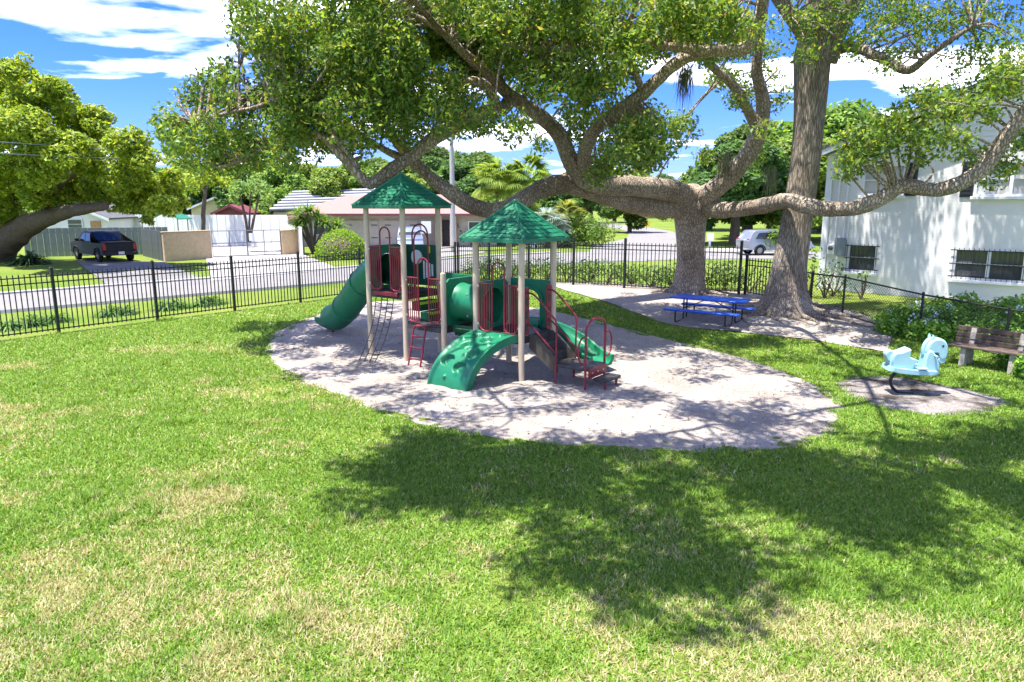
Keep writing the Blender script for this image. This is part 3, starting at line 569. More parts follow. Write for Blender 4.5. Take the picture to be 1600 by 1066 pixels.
# ------------------------------------------------------------------ spring rider (pony)
def rider():
    c = onG(1424, 617); root = thing('spring_rider', c, 'pale blue plastic pony spring rider on a black curved spring', 'spring rider')
    a = Vector((.93, -.10, 0)).normalized(); b = Vector((-a.y, a.x, 0))
    def p(x, y, z): return c + a * (x - .04) + b * y + ZA * z
    def slab(name, pts, w, m=M['rider'], par=root, bev=.03, taper=1.0):
        mb = MB(); n = len(pts); cx = sum(q[0] for q in pts) / n; cz = sum(q[1] for q in pts) / n; rows = []
        for y, s in ((-w / 2, 1 - bev / .18), (-w / 2 + bev * .35, 1 - bev / .5), (-w / 2 + bev, 1), (w / 2 - bev, 1), (w / 2 - bev * .35, 1 - bev / .5), (w / 2, 1 - bev / .18)): rows.append([p(cx + (x - cx) * s, y, cz + (z - cz) * s) for x, z in pts])
        mb.loft(rows, True); mb.add(rows[0], [tuple(range(n))]); mb.add(rows[-1], [tuple(range(n))]); return mb.build(name, m, par, smooth=38)
    def sm(pts, n=4): return [(v.x, v.y) for v in catmull([(x, z, 0) for x, z in pts], n, True)]
    slab('base_board', [(-.46, .47), (-.44, .55), (-.30, .53), (.0, .50), (.22, .49), (.36, .49), (.40, .45), (.32, .40), (.0, .405), (-.3, .43)], .40)
    slab('seat', [(-.42, .52), (-.42, .72), (-.38, .79), (-.28, .80), (-.12, .87), (-.10, .86), (-.12, .70), (.02, .67), (.06, .65), (.03, .62), (-.0, .60), (-.03, .49)], .28)
    slab('tail', sm([(-.43, .62), (-.48, .68), (-.50, .76), (-.46, .82), (-.39, .82), (-.36, .76), (-.38, .66)]), .16)
    slab('chest', sm([(.13, .47), (.15, .62), (.17, .78), (.22, .86), (.30, .80), (.36, .70), (.40, .60), (.41, .50), (.38, .46), (.25, .45)]), .27)
    hd = slab('head', sm([(.17, .80), (.19, .94), (.25, 1.03), (.33, 1.06), (.42, 1.05), (.49, .99), (.53, .89), (.535, .78), (.51, .70), (.45, .67), (.40, .72), (.37, .80), (.28, .80)]), .22)
    slab('muzzle', sm([(.38, .66), (.39, .71), (.46, .70), (.51, .69), (.50, .63), (.44, .61)]), .20, par=hd)
    slab('mane', sm([(.14, .74), (.13, .86), (.16, .97), (.22, 1.05), (.26, 1.06), (.22, .96), (.20, .84), (.19, .76)]), .10, par=hd)
    for sg in (-1, 1):
        slab_c = MB(); slab_c.lathe(p(.43, sg * .108, .93), [(0, .008), (.018, .006), (.022, 0), (.018, -.006), (0, -.008)], 12, (a, ZA, b)); slab_c.build('eye', M['black_tube'], hd, smooth=True)
        mb = MB(); mb.tube([p(.27, sg * .06, 1.02), p(.265, sg * .075, 1.08), p(.26, sg * .07, 1.12)], [.03, .025, .006], 8); mb.build('ear', M['rider'], hd, smooth=True)
        mb = MB(); mb.tube([p(.30, sg * .08, .76), p(.30, sg * .24, .76)], .018, 8); mb.build('handle', M['rider'], root, smooth=True)
        mb = MB(); mb.box(p(.10, sg * .18, .53), (.16, .10, .03), (a, b, ZA), .008); mb.build('foot_rest', M['rider'], root)
    for y in (-.0,):
        mb = MB(); mb.tube(catmull([p(-.24, y, .43), p(-.31, y, .36), p(-.345, y, .25), p(-.30, y, .13), p(-.19, y, .045), p(-.06, y, .022), p(.07, y, .02)], 6), .030, 10); mb.build('spring', M['black_tube'], root, smooth=True)
rider()

# ------------------------------------------------------------------ wooden bench
def bench():
    a = Vector((.60, -.80, 0)); b = Vector((.80, .60, 0)); c = onG(1494, 570) + a * .55 + b * .12; root = thing('garden_bench', Vector((c.x, c.y, G(c.x, c.y))), 'weathered brown plank bench on pale concrete supports before the shrub', 'bench')
    AXb = (a, b, ZA); g0 = G(c.x, c.y)
    def p(x, y, z): return Vector((c.x, c.y, g0)) + a * x + b * y + ZA * z
    for k in range(3): mb = MB(); mb.box(p(.12, -.17 + k * .155, .43), (1.75, .14, .04), AXb, .008); mb.build('seat_plank', M['wood_bench'], root)
    for k in range(3): mb = MB(); mb.box(p(.12, .24 + k * .03, .50 + k * .125), (1.75, .035, .105), (a, (b + ZA * .0).normalized(), ZA), .008); mb.build('back_plank', M['wood_bench'], root)
    for x in (-.48, .42, 1.0 - .3):
        if x > .6: continue
        mb = MB(); mb.prism([p(x, y, z) for y, z in ((-.22, -.02), (-.19, .41), (.19, .41), (.22, .5), (.275, .78), (.335, .78), (.29, .45), (.24, -.02), (.10, -.02), (.06, .2), (-.04, .2), (-.08, -.02))], a * .10); mb.build('support', M['stone'], root)
bench()

# ------------------------------------------------------------------ iron picket fence
def picket_mesh(h): mb = MB(); mb.box((0, 0, h / 2 + .04), (.023, .023, h - .08)); mb.add([(-.0095, -.0095, h), (.0095, -.0095, h), (.0095, .0095, h), (-.0095, .0095, h), (0, 0, h + .03)], [(0, 1, 4), (1, 2, 4), (2, 3, 4), (3, 0, 4)]); return mb.mesh('picket', M['black'])
PK = picket_mesh(1.60); PKL = picket_mesh(1.22)
pm = MB(); pm.box((0, 0, .86), (.07, .07, 1.76)); pm.add([(-.042, -.042, 1.74), (.042, -.042, 1.74), (.042, .042, 1.74), (-.042, .042, 1.74), (0, 0, 1.79)], [(0, 1, 4), (1, 2, 4), (2, 3, 4), (3, 0, 4), (3, 2, 1, 0)]); POST = pm.mesh('fence_post', M['black'])
def iron_fence(pts, label, per=20, pk=PK, H=1.60, name='iron_fence'):
    base = Vector(pts[0]); root = thing(name, base, label, 'fence')
    for i, q in enumerate(pts):
        q = Vector(q); inst('post', POST, root, q, math.atan2(pts[1][1] - pts[0][1], pts[1][0] - pts[0][0]), (1, 1, H / 1.6))
        if i == len(pts) - 1: break
        r = Vector(pts[i + 1]); d = r - q; ang = math.atan2(d.y, d.x); n_ = max(3, int(round(per * d.length / 2.62)))
        for z, th in ((H - .07, .03), (H - .23, .03), (.12, .03)): mb = MB(); t = d.normalized(); s_ = Vector((-t.y, t.x, 0)).normalized(); mb.box((q + r) / 2 + ZA * z, (d.length - .04, .03, th), (t, s_, t.cross(s_))); mb.build('rail', M['black'], root)
        for k in range(n_): f_ = (k + 1) / (n_ + 1); inst('picket', pk, root, q.lerp(r, f_), ang)
    return root
dl = Vector((.617, .787, 0)); A0 = Vector((-12.1, 18.5, 0))
iron_fence([A0 + dl * t for t in (-5.3, -2.65, 0, 2.62, 5.1, 7.6, 10.3, 12.95, 15.6)], 'black iron picket fence along the street on the tube slide side')
CORN = A0 + dl * 15.6 + Vector((.12, -.02, 0))
bp_ = [CORN, Vector((-.95, 29.25, 0)), Vector((.65, 27.6, 0)), Vector((2.26, 25.9, 0)), Vector((3.95, 24.7, 0)), Vector((5.75, 23.85, 0)), Vector((7.45, 23.0, 0))]
bp_ = [Vector((p.x, p.y, G(p.x, p.y))) for p in bp_]
iron_fence(bp_, 'black iron picket fence running behind the oak trunk and hedge', 19)
gp = [Vector((7.62, 22.9, 0)), Vector((8.35, 21.3, 0))]; gp = [Vector((p.x, p.y, G(p.x, p.y))) for p in gp]
iron_fence(gp, 'low black iron gate beside the tall bare trunk', 19, PKL, 1.22, 'iron_gate')

# ------------------------------------------------------------------ chain link fence
def chainlink():
    pts = [(8.45, 21.1), (8.55, 20.0), (9.2, 19.4), (10.05, 17.1), (11.0, 15.4), (12.6, 13.2)]; pts = [Vector((x, y, G(x, y))) for x, y in pts]
    root = thing('chain_link_fence', pts[0], 'low black chain link fence between the tall trunk and white building', 'fence')
    for q in pts: mb = MB(); mb.tube([q - ZA * .05, q + ZA * 1.10], .030, 10); mb.lathe(q + ZA * 1.10, [(.034, -.02), (.034, 0), (.02, .03), (0, .035)], 10); mb.build('post', M['black'], root, smooth=35)
    for i in range(len(pts) - 1):
        q, r = pts[i], pts[i + 1]; d = r - q; L_ = d.length; t = d / L_; mb = MB(); mb.tube([q + ZA * 1.06, r + ZA * 1.06], .021, 8); mb.build('top_rail', M['black'], root, smooth=True)
        mb = MB(); mb.tube([q + ZA * .03, r + ZA * .03], .02, 6); mb.build('bottom_rail', M['black'], root, smooth=True)
        w = MB(); st = .085; n_ = int(L_ / st) + 13; H = 1.02
        for k in range(-12, n_):
            for sg in (0, 1):
                x0 = k * st if sg == 0 else k * st + H; x1 = x0 + (H if sg == 0 else -H); z0, z1 = .03, .03 + H; a0 = 0; a1 = 1
                for lim in (0, L_):
                    pass
                lo_, hi_ = 0.0, 1.0; dx = x1 - x0
                ta, tb = (0 - x0) / dx, (L_ - x0) / dx; lo_ = max(lo_, min(ta, tb)); hi_ = min(hi_, max(ta, tb))
                if hi_ - lo_ < .02: continue
                pa = q + t * (x0 + dx * lo_) + ZA * (z0 + H * lo_); pb = q + t * (x0 + dx * hi_) + ZA * (z0 + H * hi_); w.tube([pa, pb], .0035, 3, cap=False)
        o = w.build('wire_mesh', M['black'], root); o['kind'] = 'stuff'
chainlink()

# ------------------------------------------------------------------ white building on the right
def brickwall(name, c, cm):
    m = mat(name, c, .7, .04, 2); nt = m.node_tree; N = nt.nodes; L = nt.links; b = N['Principled BSDF']; uv = N.new('ShaderNodeUVMap'); br = N.new('ShaderNodeTexBrick'); br.inputs['Scale'].default_value = 1; br.inputs['Brick Width'].default_value = .40; br.inputs['Row Height'].default_value = .10; br.inputs['Mortar Size'].default_value = .006; br.inputs['Mortar Smooth'].default_value = .4
    L.new(uv.outputs[0], br.inputs['Vector']); bp = N.new('ShaderNodeBump'); bp.invert = True; bp.inputs['Strength'].default_value = .5; bp.inputs['Distance'].default_value = .008; L.new(br.outputs['Fac'], bp.inputs['Height']); L.new(bp.outputs[0], b.inputs['Normal']); return m
M['painted_brick'] = brickwall('white_painted_brick', (.72, .71, .69), None)
def white_building():
    o = Vector((10.73, 24.6, 0)); e = Vector((15.0, 20.5, 0)); t = (e - o).normalized(); nrm = Vector((t.y, -t.x, 0)).normalized()
    if nrm.y > 0: nrm = -nrm
    root = thing('white_building', Vector((o.x, o.y, .40)), 'white painted brick two storey gabled building with barred lower windows', 'building')
    def p(s, z, d=0): return o + t * s + ZA * z + nrm * d
    wins = [(.89, 1.81, 1.15, 2.06), (4.03, 5.84, 1.12, 2.05), (1.16, 2.41, 3.67, 4.62), (4.35, 6.15, 3.62, 4.60), (7.6, 9.4, 3.62, 4.6), (7.8, 9.3, 1.12, 2.05)]
    WL = 12.4; RZ = lambda s: 5.0 + .37 * (s if s < WL / 2 else WL - s)
    xs = sorted({0, WL, WL / 2} | {w[0] for w in wins} | {w[1] for w in wins}); zs = sorted({0.2, 5.0} | {w[2] for w in wins} | {w[3] for w in wins}); mb = MB(); uv = []
    for i in range(len(xs) - 1):
        for j in range(len(zs) - 1):
            cx, cz = (xs[i] + xs[i + 1]) / 2, (zs[j] + zs[j + 1]) / 2
            if any(w[0] < cx < w[1] and w[2] < cz < w[3] for w in wins): continue
            mb.add([p(xs[i], zs[j]), p(xs[i + 1], zs[j]), p(xs[i + 1], zs[j + 1]), p(xs[i], zs[j + 1])], [(0, 1, 2, 3)])
    bk = -9.0
    mb.add([p(0, .2), p(0, .2, bk), p(0, 5.0, bk), p(0, 5.0)], [(0, 1, 2, 3)]); mb.add([p(WL, .2), p(WL, .2, bk), p(WL, 5.0, bk), p(WL, 5.0)], [(0, 1, 2, 3)]); mb.add([p(0, .2, bk), p(WL, .2, bk), p(WL, 5, bk), p(WL / 2, RZ(WL / 2), bk), p(0, 5, bk)], [(0, 1, 2, 3, 4)])
    wall = mb.build('wall', M['painted_brick'], root); me = wall.data; ul = me.uv_layers.new(name='UVMap'); off = wpos(root)
    for lp in me.loops: v = me.vertices[lp.vertex_index].co + off - o; ul.data[lp.index].uv = (v.dot(t) + v.dot(nrm), v.z)
    k = 0; z = 5.0; nb = 14                                              # lap siding boards in the gable
    while z < RZ(WL / 2) - .2:
        s0 = (z - 5.0) / .37; s1 = WL - s0; z1 = z + .17; q0 = min((z1 - 5.0) / .37, WL / 2); q1 = WL - q0; mb = MB()
        mb.prism([p(s0, z, .035), p(s1, z, .035), p(q1, z1, .012), p(q0, z1, .012)], nrm * -.03); mb.build('siding_board', M['wall_white'], root); z = z1
    for sg in (0, 1):                                                    # roof slopes with fascia and soffit
        a = (-.45, RZ(0) - .166); b_ = (WL / 2, RZ(WL / 2)); f = (lambda s: s) if sg == 0 else (lambda s: WL - s)
        mb = MB(); mb.prism([p(f(a[0]), a[1] + .19, .5), p(f(b_[0]), b_[1] + .19, .5), p(f(b_[0]), b_[1] + .27, .5), p(f(a[0]), a[1] + .27, .5)], nrm * (bk - .9)); mb.build('roof', M['roof_grey'], root)
        mb = MB(); mb.prism([p(f(a[0]), a[1] + .0, .47), p(f(b_[0]), b_[1] + .0, .47), p(f(b_[0]), b_[1] + .188, .47), p(f(a[0]), a[1] + .188, .47)], nrm * -.035); mb.build('fascia', M['trim_white'], root)
        mb = MB(); mb.prism([p(f(a[0]), a[1] + .10, .43), p(f(b_[0]), b_[1] + .10, .43), p(f(b_[0]), b_[1] + .125, .43), p(f(a[0]), a[1] + .125, .43)], nrm * -.42); mb.build('soffit', M['trim_white'], root)
    mb = MB(); mb.box(p(.10, 2.6, .05), (.20, .06, 4.75), (t, nrm, ZA)); mb.build('corner_board', M['trim_white'], root)
    for i, w in enumerate(wins):
        s0, s1, z0, z1 = w; low = z1 < 3; n_ = 2 if s1 - s0 > 1.5 else 1
        mb = MB(); mb.add([p(s0, z0, -.09), p(s1, z0, -.09), p(s1, z1, -.09), p(s0, z1, -.09)], [(0, 1, 2, 3)]); wn = mb.build('window_pane', M['glass'] if low else M['blind'], root)
        fr = MB()
        for a_, b2, c_, d_ in ((s0, s0 + .05, z0, z1), (s1 - .05, s1, z0, z1), (s0 + .05, s1 - .05, z0, z0 + .05), (s0 + .05, s1 - .05, z1 - .05, z1)): fr.box(p((a_ + b2) / 2, (c_ + d_) / 2, -.045), (b2 - a_, .085, d_ - c_), (t, nrm, ZA))
        fr.box(p((s0 + s1) / 2, (z0 + z1) / 2, -.06), (s1 - s0 - .1, .04, .04), (t, nrm, ZA))
        if n_ == 2: fr.box(p((s0 + s1) / 2, (z0 + z1) / 2, -.048), (.09, .07, z1 - z0 - .1), (t, nrm, ZA))
        fr.build('window_frame', M['trim_white'], wn); mb = MB(); mb.box(p((s0 + s1) / 2, z0 - .06, .04), (s1 - s0 + .14, .16, .09), (t, nrm, ZA), .01); mb.build('sill', M['trim_white'], wn)
        if low:
            nb_ = int((s1 - s0) / .125)
            for k in range(nb_ + 1): mb = MB(); x = s0 + (s1 - s0) * k / nb_; mb.tube([p(x, z0 - .02, .05), p(x, z1 + .02, .05)], .0085, 6); mb.build('bar', M['black'], wn)
            for z in (z0 + .08, (z0 + z1) / 2, z1 - .05): mb = MB(); mb.box(p((s0 + s1) / 2, z, .06), (s1 - s0 + .2, .012, .03), (t, nrm, ZA)); mb.build('bar_rail', M['black'], wn)
        else:
            for x in ([s1 + .20] if i == 2 else [s0 - .20, s1 + .20]):
                mb = MB(); mb.box(p(x, (z0 + z1) / 2, .02), (.34, .035, z1 - z0 + .08), (t, nrm, ZA)); sh = mb.build('shutter', M['shutter'], root)
                for k in range(8): mb = MB(); mb.box(p(x, z0 + .07 + (z1 - z0 - .1) * k / 7, .042), (.26, .012, .06), (t, nrm, ZA)); mb.build('louvre', M['shutter'], sh)
    mb = MB(); mb.box(p(.70, 1.95, .09), (.28, .16, .62), (t, nrm, ZA), .012); mb.build('breaker_box', M['box_grey'], root)
    mb = MB(); mb.box(p(.36, 1.86, .07), (.24, .12, .34), (t, nrm, ZA), .012); mt = mb.build('meter_box', M['trim_white'], root); mb = MB(); mb.lathe(p(.36, 1.90, .13), [(.08, 0), (.08, .04), (.06, .07), (0, .075)], 14, (t, ZA, nrm)); mb.build('meter_dial', M['glass'], mt, smooth=True)
    for s_, z0, z1, r in ((.45, 2.03, 4.8, .03), (.72, 2.26, 4.75, .022), (.84, 2.2, 3.0, .018), (.60, .5, 1.64, .022)): mb = MB(); mb.tube([p(s_, z0, .05), p(s_, z1, .05)], r, 8); mb.build('conduit', M['trim_white'], root, smooth=True)
white_building()

# ------------------------------------------------------------------ big oak
def limb_pts(px, n=6):
    ps_ = [W(u, v, Y) for u, v, Y, w in px]; rs = [w / 2 * ((ps_[i] - Vector((0, 0, CAMH))).dot(Vector((0, math.cos(PITCH), -math.sin(PITCH))))) / F for i, (u, v, Y, w) in enumerate(px)]
    pts = catmull(ps_, n); rr_ = []
    for i in range(len(pts)): k = i / n; a = min(int(k), len(rs) - 2); rr_.append(rs[a] + (rs[a + 1] - rs[a]) * (k - a))
    return pts, rr_
def rough_tube(mb, pts, rs, n=12, amp=.10, seed=0):
    b0 = len(mb.v); mb.tube(pts, rs, n)
    for i in range(b0, len(mb.v)):
        k = (i - b0) // n
        if k >= len(pts): continue
        c = pts[k]; v = Vector(mb.v[i]); d = v - c; f_ = 1 + amp * (2 * float(fbm(v.x * 3.1 + seed + v.z * 1.7, v.y * 3.1 + v.z * 2.3, 4)) - 1) * 1.6; mb.v[i] = tuple(c + d * f_)
def trunk_flare(mb, c, path, radii, lobes=7, flare=.55, fh=.9, n=28, seed=0):
    rows = []
    for p, r in zip(path, radii):
        z = p.z - c.z; f_ = math.exp(-max(z, 0) / fh * 2.2); row = []
        for k in range(n):
            a = 2 * math.pi * k / n; l_ = .5 + .5 * math.cos(lobes * a + seed + .8 * math.sin(2 * a)); rr_ = r * (1 + flare * f_ * (.35 + l_) + .05 * math.sin(3 * a + z * 1.3 + seed) + .03 * math.cos(lobes * a + z)); row.append(p + Vector((math.cos(a) * rr_, math.sin(a) * rr_, 0)))
        rows.append(row)
    mb.loft(rows, True)
def surface_roots(c, r0, k, parent, m, lmax=2.2, seed=1, arc=(0, 2 * math.pi)):
    rd = random.Random(seed)
    for i in range(k):
        a = arc[0] + (arc[1] - arc[0]) * (i + rd.random() * .7) / k; L_ = rd.uniform(.5, 1) * lmax; pts = []; rs = []
        for j in range(9):
            s = j / 8; aa_ = a + .35 * math.sin(s * 5 + i) * s; x = c.x + math.cos(aa_) * (r0 * .8 + L_ * s); y = c.y + math.sin(aa_) * (r0 * .8 + L_ * s); pts.append(Vector((x, y, G(x, y) + .10 * (1 - s) ** 2 + .022 - .02 * s))); rs.append(.085 * (1 - s) ** 1.3 + .014)
        mb = MB(); rough_tube(mb, pts, rs, 8, .12, i); mb.build('root', m, parent, smooth=True)
def oak():
    c = onG(1077, 461); c = Vector((c.x, c.y + .35, 0)); c.z = G(c.x, c.y); Y0 = c.y
    root = thing('oak_tree', c, 'huge spreading oak with long low limbs beside the blue picnic table', 'tree')
    path = []; radii = []
    fork = W(1082, 318, Y0)
    for k in range(15): s = k / 14; z = -.1 + (fork.z + .1 - c.z) * s; path.append(Vector((c.x + (fork.x - c.x) * s + .04 * math.sin(s * 5), Y0, c.z + z))); radii.append(.50 - .08 * math.sin(s * math.pi) + .06 * s * s)
    mb = MB(); trunk_flare(mb, c, path, radii, 6, .35, .6, 30, 1); rough_tube(mb, [path[-2], path[-1], path[-1] + Vector((0, 0, .35)), path[-1] + Vector((0, -.05, .6))], [.60, .62, .50, .2], 24, .06); mb.build('trunk', M['bark_oak'], root, smooth=True)
    surface_roots(c, .5, 9, root, M['bark_oak'], 1.8, 3)
    y = Y0
    LIMBS = [
     [(1080, 322, y, 60), (1020, 322, y - .6, 50), (960, 308, y - 1.6, 46), (890, 288, y - 2.6, 40), (840, 298, y - 3.4, 36), (790, 328, y - 4.2, 34), (740, 322, y - 4.8, 32), (690, 292, y - 5.2, 28), (652, 258, y - 5.5, 25), (628, 232, y - 5.7, 20), (606, 200, y - 5.9, 15), (590, 150, y - 6.0, 10)],
     [(1085, 316, y, 60), (1050, 298, y - .9, 46), (990, 291, y - 1.8, 42), (930, 287, y - 2.6, 40), (897, 262, y - 3.2, 36), (876, 215, y - 3.6, 32), (845, 182, y - 4.1, 30), (800, 152, y - 4.6, 27), (760, 112, y - 5.2, 24), (728, 86, y - 5.8, 19), (690, 50, y - 6.3, 14), (640, 20, y - 6.8, 9)],
     [(925, 288, y - 2.7, 34), (912, 250, y - 3.6, 31), (926, 208, y - 4.4, 30), (955, 182, y - 5, 28), (1005, 146, y - 5.4, 26), (1055, 100, y - 5.6, 25), (1105, 80, y - 5.8, 25), (1160, 77, y - 6, 26), (1180, 50, y - 6.2, 24), (1190, 0, y - 6.6, 21), (1196, -60, y - 7, 16)],
     [(1090, 314, y, 56), (1118, 296, y - .8, 44), (1152, 262, y - 1.2, 38), (1180, 220, y - 1.5, 34), (1192, 165, y - 1.6, 28), (1182, 110, y - 1.8, 22), (1190, 50, y - 2, 17), (1200, -20, y - 2.2, 12)],
     [(1092, 318, y, 50), (1125, 328, y - .9, 36), (1180, 324, y - 2.4, 32), (1230, 314, y - 4.1, 31), (1272, 324, y - 5, 30), (1330, 326, y - 5.6, 29), (1378, 310, y - 6, 30), (1410, 291, y - 6.2, 29), (1470, 296, y - 6.5, 29), (1530, 268, y - 6.8, 32), (1572, 212, y - 7, 28), (1610, 160, y - 7.2, 24), (1650, 90, y - 7.6, 18)],
     [(780, 172, y - 5.2, 22), (740, 182, y - 5.9, 23), (690, 208, y - 6.3, 23), (640, 246, y - 6.5, 22), (590, 280, y - 6.7, 20), (574, 286, y - 6.8, 18), (555, 268, y - 6.9, 15), (528, 238, y - 7, 13), (500, 212, y - 7.1, 10), (460, 200, y - 7.3, 7)],
     [(800, 152, y - 4.6, 22), (780, 172, y - 5.2, 20), (755, 130, y - 5.8, 14), (700, 128, y - 6.2, 10), (650, 120, y - 6.5, 7)],
     [(652, 258, y - 5.5, 16), (612, 240, y - 5.6, 12), (580, 222, y - 5.8, 8)],
     [(1182, 200, y - 1.5, 18), (1150, 140, y - 1.9, 15), (1110, 100, y - 2.3, 12), (1060, 40, y - 2.8, 9)],
     [(1105, 80, y - 5.8, 16), (1040, 72, y - 6.2, 13), (960, 60, y - 6.6, 12), (900, 75, y - 7, 11), (850, 78, y - 7.3, 10), (790, 68, y - 7.5, 8)],
     [(1005, 146, y - 5.4, 12), (975, 60, y - 5.9, 11), (990, 20, y - 6.3, 9), (1000, -30, y - 6.8, 8)],
     [(500, 212, y - 7.1, 9), (430, 225, y - 7.0, 8), (380, 250, y - 6.8, 6), (340, 262, y - 6.6, 4)],
     [(560, 262, y - 6.9, 9), (470, 160, y - 7.1, 8), (390, 170, y - 7.0, 6), (300, 190, y - 6.8, 4)],
    ]
    nodes = []; a0, a1, a2, a3 = W(1194, -40, y - 6.9), W(1160, 77, y - 6), W(690, 50, y - 6.3), W(1600, 170, y - 7.2)
    HIGH = [[a0, (5.2, 13.5, 8.0), (4.2, 10.8, 8.6), (3.0, 8.2, 8.9), (1.2, 6.4, 9.0)], [(5.2, 13.5, 8.0), (6.2, 11.2, 8.6), (6.6, 8.5, 8.9), (6.0, 6.2, 9.2)], [(4.2, 10.8, 8.6), (1.6, 9.6, 8.9), (-.8, 8.6, 9.0), (-2.4, 8.0, 9.0)], [a2, (-2.2, 14.2, 7.6), (-2.6, 12.0, 8.4), (-2.2, 10.0, 8.8)], [a3, (11.5, 13.2, 7.6), (10.4, 10.5, 8.4), (9.0, 8.0, 8.8), (8.2, 6.2, 9.0)], [(10.4, 10.5, 8.4), (12, 8.8, 8.8), (12.5, 7.0, 9.0)]]  # unseen limbs added to carry the overhead shade clumps
    for i, L_ in enumerate(LIMBS + HIGH):
        if i >= len(LIMBS): pts = catmull(L_, 6); rs = [.065 - .04 * k / len(pts) for k in range(len(pts))]
        else: pts, rs = limb_pts(L_)
        if i < 5: rs = [r * (.68 + .10 * min(1, k / 20)) for k, r in enumerate(rs)]
        rs = rs; mb = MB(); rough_tube(mb, pts, rs, 12, .12, i * 3.3); mb.build('limb', M['bark_oak'], root, smooth=True); nodes += [(p, r) for p, r in zip(pts, rs) if r < .42]
    # foliage map: (x, y, radius) in the picture, at a forward distance
    B = [(300, 195, 48), (350, 150, 42), (400, 195, 55), (330, 238, 34), (425, 135, 38), (268, 205, 22), (285, 240, 24), (375, 245, 28), (450, 230, 30), (375, 22, 28), (430, 45, 50), (500, 85, 65), (460, 130, 55), (540, 30, 65), (485, 185, 50), (540, 170, 55), (560, 225, 28), (600, 110, 65), (600, 185, 40), (640, 40, 75), (650, 130, 55), (660, 185, 35), (700, 20, 60), (720, 60, 60), (700, 185, 30), (720, 135, 40), (780, 60, 55), (745, 178, 25), (790, 20, 60), (850, 60, 60), (840, 120, 38), (900, 100, 50), (880, 25, 65), (940, 30, 60), (925, 150, 34), (960, 215, 50), (1000, 205, 40), (1000, 250, 32), (1030, 240, 26), (960, 120, 30), (1005, 50, 50), (1050, 30, 50), (1090, 20, 50), (1110, 60, 34), (1140, 40, 40), (960, 255, 34), (905, 185, 26), (930, 262, 26), (845, 225, 18), (790, 200, 20), (820, 190, 16)]
    B2 = [(1185, 205, 26), (1150, 130, 30), (1205, 150, 22), (1190, 95, 30), (1065, 215, 30), (1100, 235, 18), (1160, 60, 36), (1170, 255, 16), (1130, 110, 22), (1050, 185, 22)]
    B3 = [(1340, 215, 32), (1385, 205, 34), (1440, 225, 32), (1425, 175, 32), (1480, 185, 34), (1500, 232, 28), (1560, 150, 34), (1545, 232, 24), (1590, 120, 36), (1560, 262, 20), (1335, 262, 20), (1470, 140, 26), (1380, 245, 18), (1525, 185, 26), (1590, 200, 26), (1320, 245, 14)]
    LP = []
    for L_ in LIMBS[1:5]:
        for (u0, v0, Y0_, _w), (u1, v1, Y1_, _w2) in zip(L_, L_[1:]): LP += [(u0 + (u1 - u0) * t / 5, v0 + (v1 - v0) * t / 5, Y0_ + (Y1_ - Y0_) * t / 5) for t in range(5)]
    LP = np.array(LP); cen = []; rad = []
    def put(blobs, Ya, Yb, sub=1.0):
        for u, v, rp in blobs:
            k = max(3, int(round((rp / 17) ** 2 * sub)))
            for _ in range(k):
                a = random.uniform(0, 2 * math.pi); q = math.sqrt(random.random()) * rp; Y_ = random.uniform(Ya, Yb); uu, vv = u + math.cos(a) * q, v + math.sin(a) * q; dd = np.hypot(LP[:, 0] - uu, LP[:, 1] - vv); kk = int(np.argmin(dd))
                if dd[kk] < 34 and Y_ < LP[kk, 2] + .5 and random.random() < .88: Y_ = LP[kk, 2] + random.uniform(.5, 2.2)
                p = W(u + math.cos(a) * q, v + math.sin(a) * q, Y_); cen.append(p); rad.append(random.uniform(.30, .55) * min(1, rp / 30 + .25))
    put(B, y - 8.0, y - 3.6, 2.6); put(B2, y - 2.6, y - .9, 1.8); put(B3, y - 7.6, y - 5.4, 1.35)
    n_vis = len(cen)
    shade = [onG(*q) for q in ((525, 735), (660, 685), (850, 692), (1300, 700), (1620, 690), (1700, 800), (1620, 870), (1500, 925), (1330, 880), (1210, 895), (1100, 915), (1050, 965), (960, 945), (830, 920), (800, 870), (720, 845), (570, 800))]
    shade = [(q.x, q.y) for q in shade]; done = 0                      # unseen upper crown, clumps added so their shade falls on lawn and sand
    for reg, cnt, thr in ((shade, 175, .47), (pit, 140, .46), ([(2, 15), (13, 15), (14, 23), (0, 23)], 30, .45), ([(6, 8), (13, 9), (13, 15), (7, 15)], 50, .44)):
        xs_ = [q[0] for q in reg]; ys_ = [q[1] for q in reg]; k = 0; tries = 0
        while k < cnt and tries < 6000:
            tries += 1; gx, gy = random.uniform(min(xs_), max(xs_)), random.uniform(min(ys_), max(ys_))
            if not inpoly(np.array([gx]), np.array([gy]), reg)[0] or float(fbm(gx * 1.6, gy * 1.6, 44)) < thr: continue
            h = random.uniform(7.4, 9.8); q = Vector((gx, gy, 0)) + TOSUN * (h / TOSUN.z); lim = 3.4 + q.y * .285 + .7
            if q.z < lim: q = q + TOSUN * ((lim - q.z) / (TOSUN.z - .285 * TOSUN.y))
            k += 1
            for j in range(3): cen.append(q + Vector((random.gauss(0, .3), random.gauss(0, .3), random.gauss(0, .3)))); rad.append(random.uniform(.26, .46))
    # twigs from the nearest limb to a share of the clumps
    NP = np.array([p for p, r in nodes]); mbt = MB()
    for i, (p, r) in enumerate(zip(cen, rad)):
        if i % 2: continue
        d = np.linalg.norm(NP - np.array(p), axis=1); k = int(np.argmin(d)); q = Vector(NP[k])
        if d[k] > (3.2 if i < n_vis else 1.7): continue
        md = (p + q) / 2 + Vector((random.uniform(-.25, .25), random.uniform(-.25, .25), random.uniform(0, .35))); mbt.tube(catmull([q, md, p, p + (p - q) * .06], 3), [.032, .03, .027, .024, .02, .018, .015, .012, .009, .006], 5, cap=False)
